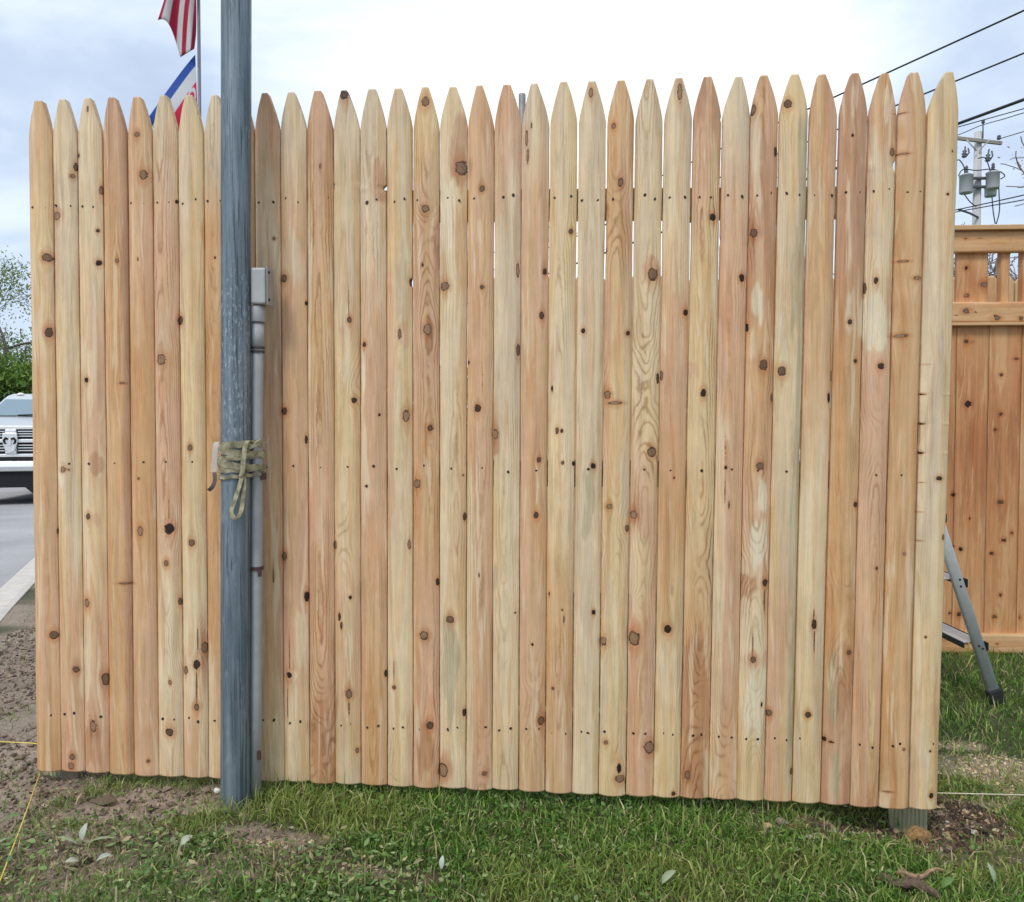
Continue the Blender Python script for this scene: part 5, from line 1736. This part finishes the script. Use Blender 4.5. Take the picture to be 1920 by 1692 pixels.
mb = MB(); rough_stick(mb, gz(1655, 1666), gz(1756, 1694), .010, .0075, .020, 3); rough_stick(mb, gz(1700, 1678), gz(1716, 1668), .005, .003, .024, 5, 6)
tag(mb.build('stick', BRK), 'thick dark broken stick in the grass at the lower right', 'stick')
mb = MB(); rough_stick(mb, gz(1688, 1667), gz(1764, 1660), .0075, .0028, .026, 8)
tag(mb.build('stick', BRK2), 'thinner paler stick lying above the thick dark one at lower right', 'stick')

# ================================================================== grass, weeds, chips
def blades(x, y, h, w, lean_mean, base_cols, name, label, cat, curl=.6, shade=(.55, 1.25), lie=0.0):
    n = len(x)
    z = terrain(x, y) - .004
    az = rng.uniform(0, 2 * math.pi, n)
    tilt = np.clip(rng.normal(lean_mean, .32, n), .05, 1.45)
    if lie: tilt = np.where(rng.random(n) < lie, rng.uniform(1.1, 1.5, n), tilt)
    dx, dy = np.cos(az), np.sin(az)
    fx_, fy_ = -dy, dx
    fac = rng.uniform(0, math.pi, n)
    wx, wy = np.cos(fac), np.sin(fac)
    P = np.zeros((n, 5, 3))
    base = np.stack([x, y, z], 1)
    wv_ = np.stack([wx * w / 2, wy * w / 2, 0 * w], 1)
    m1 = base + np.stack([dx * np.sin(tilt * .6) * h * .5, dy * np.sin(tilt * .6) * h * .5, np.cos(tilt * .6) * h * .5], 1)
    t2 = np.clip(tilt * (1 + curl), 0, 2.2)
    tip_ = m1 + np.stack([dx * np.sin(t2) * h * .5, dy * np.sin(t2) * h * .5, np.cos(t2) * h * .5], 1)
    P[:, 0], P[:, 1] = base - wv_, base + wv_
    P[:, 2], P[:, 3] = m1 + wv_ * .85, m1 - wv_ * .85
    P[:, 4] = tip_
    ii = np.arange(n) * 5
    Q = np.stack([ii, ii + 1, ii + 2, ii + 3], 1)
    Tt = np.stack([ii + 3, ii + 2, ii + 4], 1)
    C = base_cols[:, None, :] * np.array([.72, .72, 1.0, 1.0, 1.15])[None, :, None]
    return P.reshape(-1, 3), Q, Tt, C.reshape(-1, 3)


def scatter(n, x0, x1, y0, y1):
    return rng.uniform(x0, x1, n), rng.uniform(y0, y1, n)


def pick_cols(n, pal, probs):
    pal = np.array(pal)
    c = pal[rng.choice(len(pal), n, p=probs)]
    return c * rng.uniform(.7, 1.3, (n, 1)) * rng.uniform(.92, 1.08, (n, 3))


GREENS = [(.065, .150, .022), (.105, .225, .034), (.175, .32, .05), (.31, .43, .11), (.58, .53, .28), (.44, .46, .18)]
groups = []
# front strip, dense
for (n, x0, x1, y0, y1, hm, hs, dens) in ((60000, -1.9, 2.0, 1.3, 2.3, .019, .006, 1.0), (85000, -2.1, 2.2, 1.2, 2.32, .037, .013, 1.0), (30000, .95, 2.5, 2.2, 4.6, .042, .015, 1.0), (6000, 2.5, 3.4, 2.2, 4.6, .042, .015, 1.0), (14000, -2.9, .95, 2.25, 4.8, .035, .012, .6)):
    x, y = scatter(n, x0, x1, y0, y1)
    sl = np.maximum(zone(x, y, SOIL), zone(x, y, SOILR)); stw = zone(x, y, STRAW); thn = zone(x, y, THIN, .6)
    al_, dl_ = along_left(x, y)
    patch = fbm(x * 4, y * 4, 77)
    keep = (rng.random(n) < (1 - .90 * sl) * (1 - .42 * stw) * (1 - .62 * thn) * (.55 + .7 * patch)) & (dl_ < -.12)
    x, y, sl, stw, patch, thn = x[keep], y[keep], sl[keep], stw[keep], patch[keep], thn[keep]
    n = len(x)
    h = np.clip(rng.normal(hm, hs, n), .008, .10) * (.7 + .6 * patch)
    near_pole = np.exp(-((x + .55) / .3) ** 2 - ((y - 2.03) / .12) ** 2)
    h = h * (1 + .9 * near_pole * rng.random(n))
    long_ = rng.random(n) < .02
    h = np.where(long_, h * 1.9, h)
    w = rng.uniform(.0020, .0050, n)
    cols = pick_cols(n, GREENS, [.19, .30, .25, .13, .06, .07])
    yel = sstep(.52, .68, fbm(x * 2.2, y * 3.0, 91))[:, None]
    cols = cols * (1 - .45 * yel) + np.array([.34, .36, .09]) * .45 * yel
    lc = sstep(-.2, -1.3, x)[:, None] * (x < 0)[:, None]
    cols = cols * (1 - .25 * lc) + np.array([.32, .34, .17]) * .3 * lc
    dry = (rng.random(n) < np.maximum(np.maximum(stw * .5, sl * .35), thn * .28) + .035)[:, None]
    cols = np.where(dry, np.array([.55, .46, .27]) * rng.uniform(.6, 1.2, (n, 1)), cols)
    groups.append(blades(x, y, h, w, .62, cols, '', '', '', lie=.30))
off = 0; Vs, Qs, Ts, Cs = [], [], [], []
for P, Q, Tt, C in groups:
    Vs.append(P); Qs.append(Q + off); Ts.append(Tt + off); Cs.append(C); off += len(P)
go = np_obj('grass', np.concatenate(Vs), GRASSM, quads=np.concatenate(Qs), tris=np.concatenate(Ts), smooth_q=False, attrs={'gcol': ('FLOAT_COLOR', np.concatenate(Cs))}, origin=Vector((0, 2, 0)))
tag(go, 'short uneven green grass of the lawn', 'grass', kind='stuff')

# clover and small broad leaves
def leaves(n, x0, x1, y0, y1, size, pal, probs, zmin, zmax, zn=None, elong=1.6):
    x, y = scatter(n, x0, x1, y0, y1)
    sl = np.maximum(zone(x, y, SOIL), zone(x, y, SOILR))
    _, dl_ = along_left(x, y)
    pr = (1 - .85 * sl) * sstep(.35, .6, fbm(x * 5, y * 5, 55 + zmin * 100))
    keep = (rng.random(n) < pr) & (dl_ < -.12)
    x, y = x[keep], y[keep]; n = len(x)
    z = terrain(x, y) + rng.uniform(zmin, zmax, n)
    c = np.stack([x, y, z], 1)
    a = np.stack([rng.normal(size=n), rng.normal(size=n), rng.normal(0, .35, n)], 1); a /= np.linalg.norm(a, axis=1)[:, None]
    u_ = np.stack([rng.normal(0, .35, n), rng.normal(0, .35, n) - .15, np.ones(n)], 1)
    b = np.cross(a, u_); b /= np.linalg.norm(b, axis=1)[:, None]
    s = size * rng.uniform(.5, 1.3, (n, 1))
    nrm = np.cross(a, b) * s * .15
    V = np.stack([c - a * s * elong, c - a * s * .4 + b * s + nrm, c + a * s * .7 + b * s * .8 + nrm, c + a * s * elong, c + a * s * .7 - b * s * .8 + nrm, c - a * s * .4 - b * s + nrm], 1).reshape(-1, 3)
    ii = np.arange(n) * 6
    Q = np.concatenate([np.stack([ii, ii + 1, ii + 2, ii + 3], 1), np.stack([ii, ii + 3, ii + 4, ii + 5], 1)])
    C = np.repeat(pick_cols(n, pal, probs), 6, 0)
    return V, Q, C


V, Q, C = leaves(15000, -2.0, 2.1, 1.2, 2.25, .0040, [(.07, .15, .028), (.12, .23, .05), (.20, .30, .09), (.30, .36, .17)], [.35, .35, .2, .1], .008, .034)
o = np_obj('clover', V, GRASSM, quads=Q, smooth_q=False, attrs={'gcol': ('FLOAT_COLOR', C)}, origin=Vector((0, 2, 0)))
tag(o, 'small round clover and weed leaves spread through the lawn', 'clover', kind='stuff')
V, Q, C = leaves(5200, -2.0, -.2, 1.2, 1.93, .0044, [(.13, .22, .07), (.22, .33, .11), (.34, .42, .20), (.45, .37, .20)], [.36, .34, .15, .15], .006, .04, elong=2.3)
o = np_obj('weed_leaves', V, GRASSM, quads=Q, smooth_q=False, attrs={'gcol': ('FLOAT_COLOR', C)}, origin=Vector((-1, 1.6, 0)))
tag(o, 'pale broad weed leaves covering the lower left ground', 'weeds', kind='stuff')

# soil crumbs and dry chips: real little lumps
def lumps(n, L, size, pal, probs, spread=1.0, zoff=.2):
    xs_, ys_ = [], []
    wts = np.array([a[2] * a[3] for a in L]); wts = wts / wts.sum()
    pickk = rng.choice(len(L), n, p=wts)
    A = np.array(L)[pickk]
    th = rng.uniform(0, 2 * math.pi, n); rr = np.sqrt(rng.random(n)) * spread
    x = A[:, 0] + np.cos(th) * rr * A[:, 2]; y = A[:, 1] + np.sin(th) * rr * A[:, 3]
    _, dl_ = along_left(x, y)
    kp = dl_ < -.1; th = th[kp]
    x, y = x[kp], y[kp]; n = len(x)
    s = size * rng.lognormal(0, .5, n)
    c = np.stack([x, y, terrain(x, y) + s * zoff], 1)
    oc = np.array([(1, 0, 0), (-1, 0, 0), (0, 1, 0), (0, -1, 0), (0, 0, .7), (0, 0, -.7)])
    V = c[:, None] + (oc[None] * rng.uniform(.5, 1.3, (n, 6, 1)) + rng.normal(0, .18, (n, 6, 3))) * s[:, None, None]
    ca, sa_ = np.cos(th * 3)[:, None], np.sin(th * 3)[:, None]
    d = V - c[:, None]
    V = c[:, None] + np.stack([d[..., 0] * ca - d[..., 1] * sa_, d[..., 0] * sa_ + d[..., 1] * ca, d[..., 2]], -1)
    fcs = np.array([(0, 2, 4), (2, 1, 4), (1, 3, 4), (3, 0, 4), (2, 0, 5), (1, 2, 5), (3, 1, 5), (0, 3, 5)])
    Tt = (np.arange(n)[:, None, None] * 6 + fcs[None]).reshape(-1, 3)
    C = np.repeat(pick_cols(n, pal, probs), 6, 0)
    return V.reshape(-1, 3), Tt, C


LUMPM = N('earth_crumbs'); LUMPM.p(Base_Color=LUMPM.attr('gcol'), Roughness=.95); LUMPM = LUMPM.m
V, Tt, C = lumps(11000, SOIL + THIN[:3], .0040, [(.20, .145, .10), (.13, .09, .062), (.28, .21, .15), (.07, .05, .036), (.42, .34, .24)], [.35, .25, .2, .12, .08])
o = np_obj('soil_crumbs', V, LUMPM, tris=Tt, smooth_q=False, attrs={'gcol': ('FLOAT_COLOR', C)}, origin=Vector((-1.2, 2, 0)))
tag(o, 'loose brown soil crumbs on the bare ground at left', 'soil', kind='stuff')
V, Tt, C = lumps(9000, SOILR, .0043, [(.11, .065, .042), (.06, .038, .026), (.19, .12, .07), (.40, .29, .17), (.5, .43, .33)], [.38, .34, .20, .05, .03])
o = np_obj('soil_crumbs', V, LUMPM, tris=Tt, smooth_q=False, attrs={'gcol': ('FLOAT_COLOR', C)}, origin=Vector((1.1, 2.1, 0)))
tag(o, 'dark dug earth crumbs round the foot of the end post', 'soil', kind='stuff')
V, Tt, C = lumps(1300, STRAW + [ell(1415, 1525, 28, 10), ell(1440, 1558, 40, 14), ell(30, 1665, 50, 20), ell(1850, 1640, 80, 16)], .0032, [(.55, .44, .26), (.45, .33, .18), (.62, .52, .34)], [.4, .35, .25])
o = np_obj('wood_chips', V, LUMPM, tris=Tt, smooth_q=False, attrs={'gcol': ('FLOAT_COLOR', C)}, origin=Vector((1.1, 2.1, 0)))
tag(o, 'pale tan sawdust and dry chips scattered on the ground', 'wood chips', kind='stuff')

# single large leaves that stand out at lower left and right
LFM = [plain('pale_green_leaf', (.30, .36, .22), .6, 0, .15, 60), plain('grey_green_leaf', (.42, .46, .36), .6, 0, .12, 60), plain('mid_green_leaf', (.12, .22, .06), .6, 0, .15, 60)]


def big_leaf(px_, py_, L, Wd, az, rise, mi, lab):
    p = gz(px_, py_) + Vector((0, 0, .02))
    d = Vector((math.cos(az) * math.cos(rise), math.sin(az) * math.cos(rise), math.sin(rise)))
    s = d.cross(Vector((0, 0, 1))).normalized()
    up_ = s.cross(d)
    mb = MB(); V, Fq = [], []
    n = 8
    for i in range(n + 1):
        t = i / n
        w = Wd * math.sin(math.pi * min(1, t * .97 + .03)) ** .8
        c_ = p + d * (L * t) + up_ * (-.18 * L * (t - .5) ** 2 * 2)
        for q_ in (-1, 0, 1):
            V.append(c_ + s * (q_ * w) + up_ * (abs(q_) * w * .35))
    for i in range(n):
        for q_ in range(2):
            Fq.append((i * 3 + q_, i * 3 + q_ + 1, i * 3 + q_ + 4, i * 3 + q_ + 3))
    mb.add(V, Fq, True)
    o = mb.build('large_leaf', LFM[mi])
    md = o.modifiers.new('leaf_thickness', 'SOLIDIFY'); md.thickness = .0005
    tag(o, lab, 'leaf', 'large loose leaves')


big_leaf(152, 1612, .042, .009, R(75), R(65), 1, 'upright pale grey green leaf at lower left')
big_leaf(155, 1613, .080, .006, R(5), R(10), 0, 'long pale leaf pointing right from the upright leaf at lower left')
big_leaf(148, 1613, .060, .006, R(172), R(12), 0, 'long pale leaf pointing left from the upright leaf at lower left')
big_leaf(150, 1650, .030, .011, R(210), R(12), 1, 'round pale leaf below the upright leaf at lower left')
big_leaf(180, 1648, .034, .011, R(20), R(14), 1, 'round pale leaf right of the round leaf at lower left')
big_leaf(340, 1622, .034, .012, R(60), R(20), 1, 'grey green leaf left of centre in the lower weeds')
big_leaf(0, 1570, .050, .012, R(20), R(20), 2, 'fresh green leaf at the left edge beside the string')
big_leaf(1868, 1672, .045, .007, R(110), R(62), 0, 'upright narrow leaf at the lower right edge')
big_leaf(1765, 1682, .040, .010, R(20), R(25), 2, 'green leaf right of the broken sticks')
big_leaf(1240, 1682, .045, .010, R(30), R(25), 0, 'pale green leaf at the bottom edge right of the middle')
big_leaf(827, 1660, .030, .006, R(80), R(60), 1, 'small grey leaf standing in dry grass left of the middle')
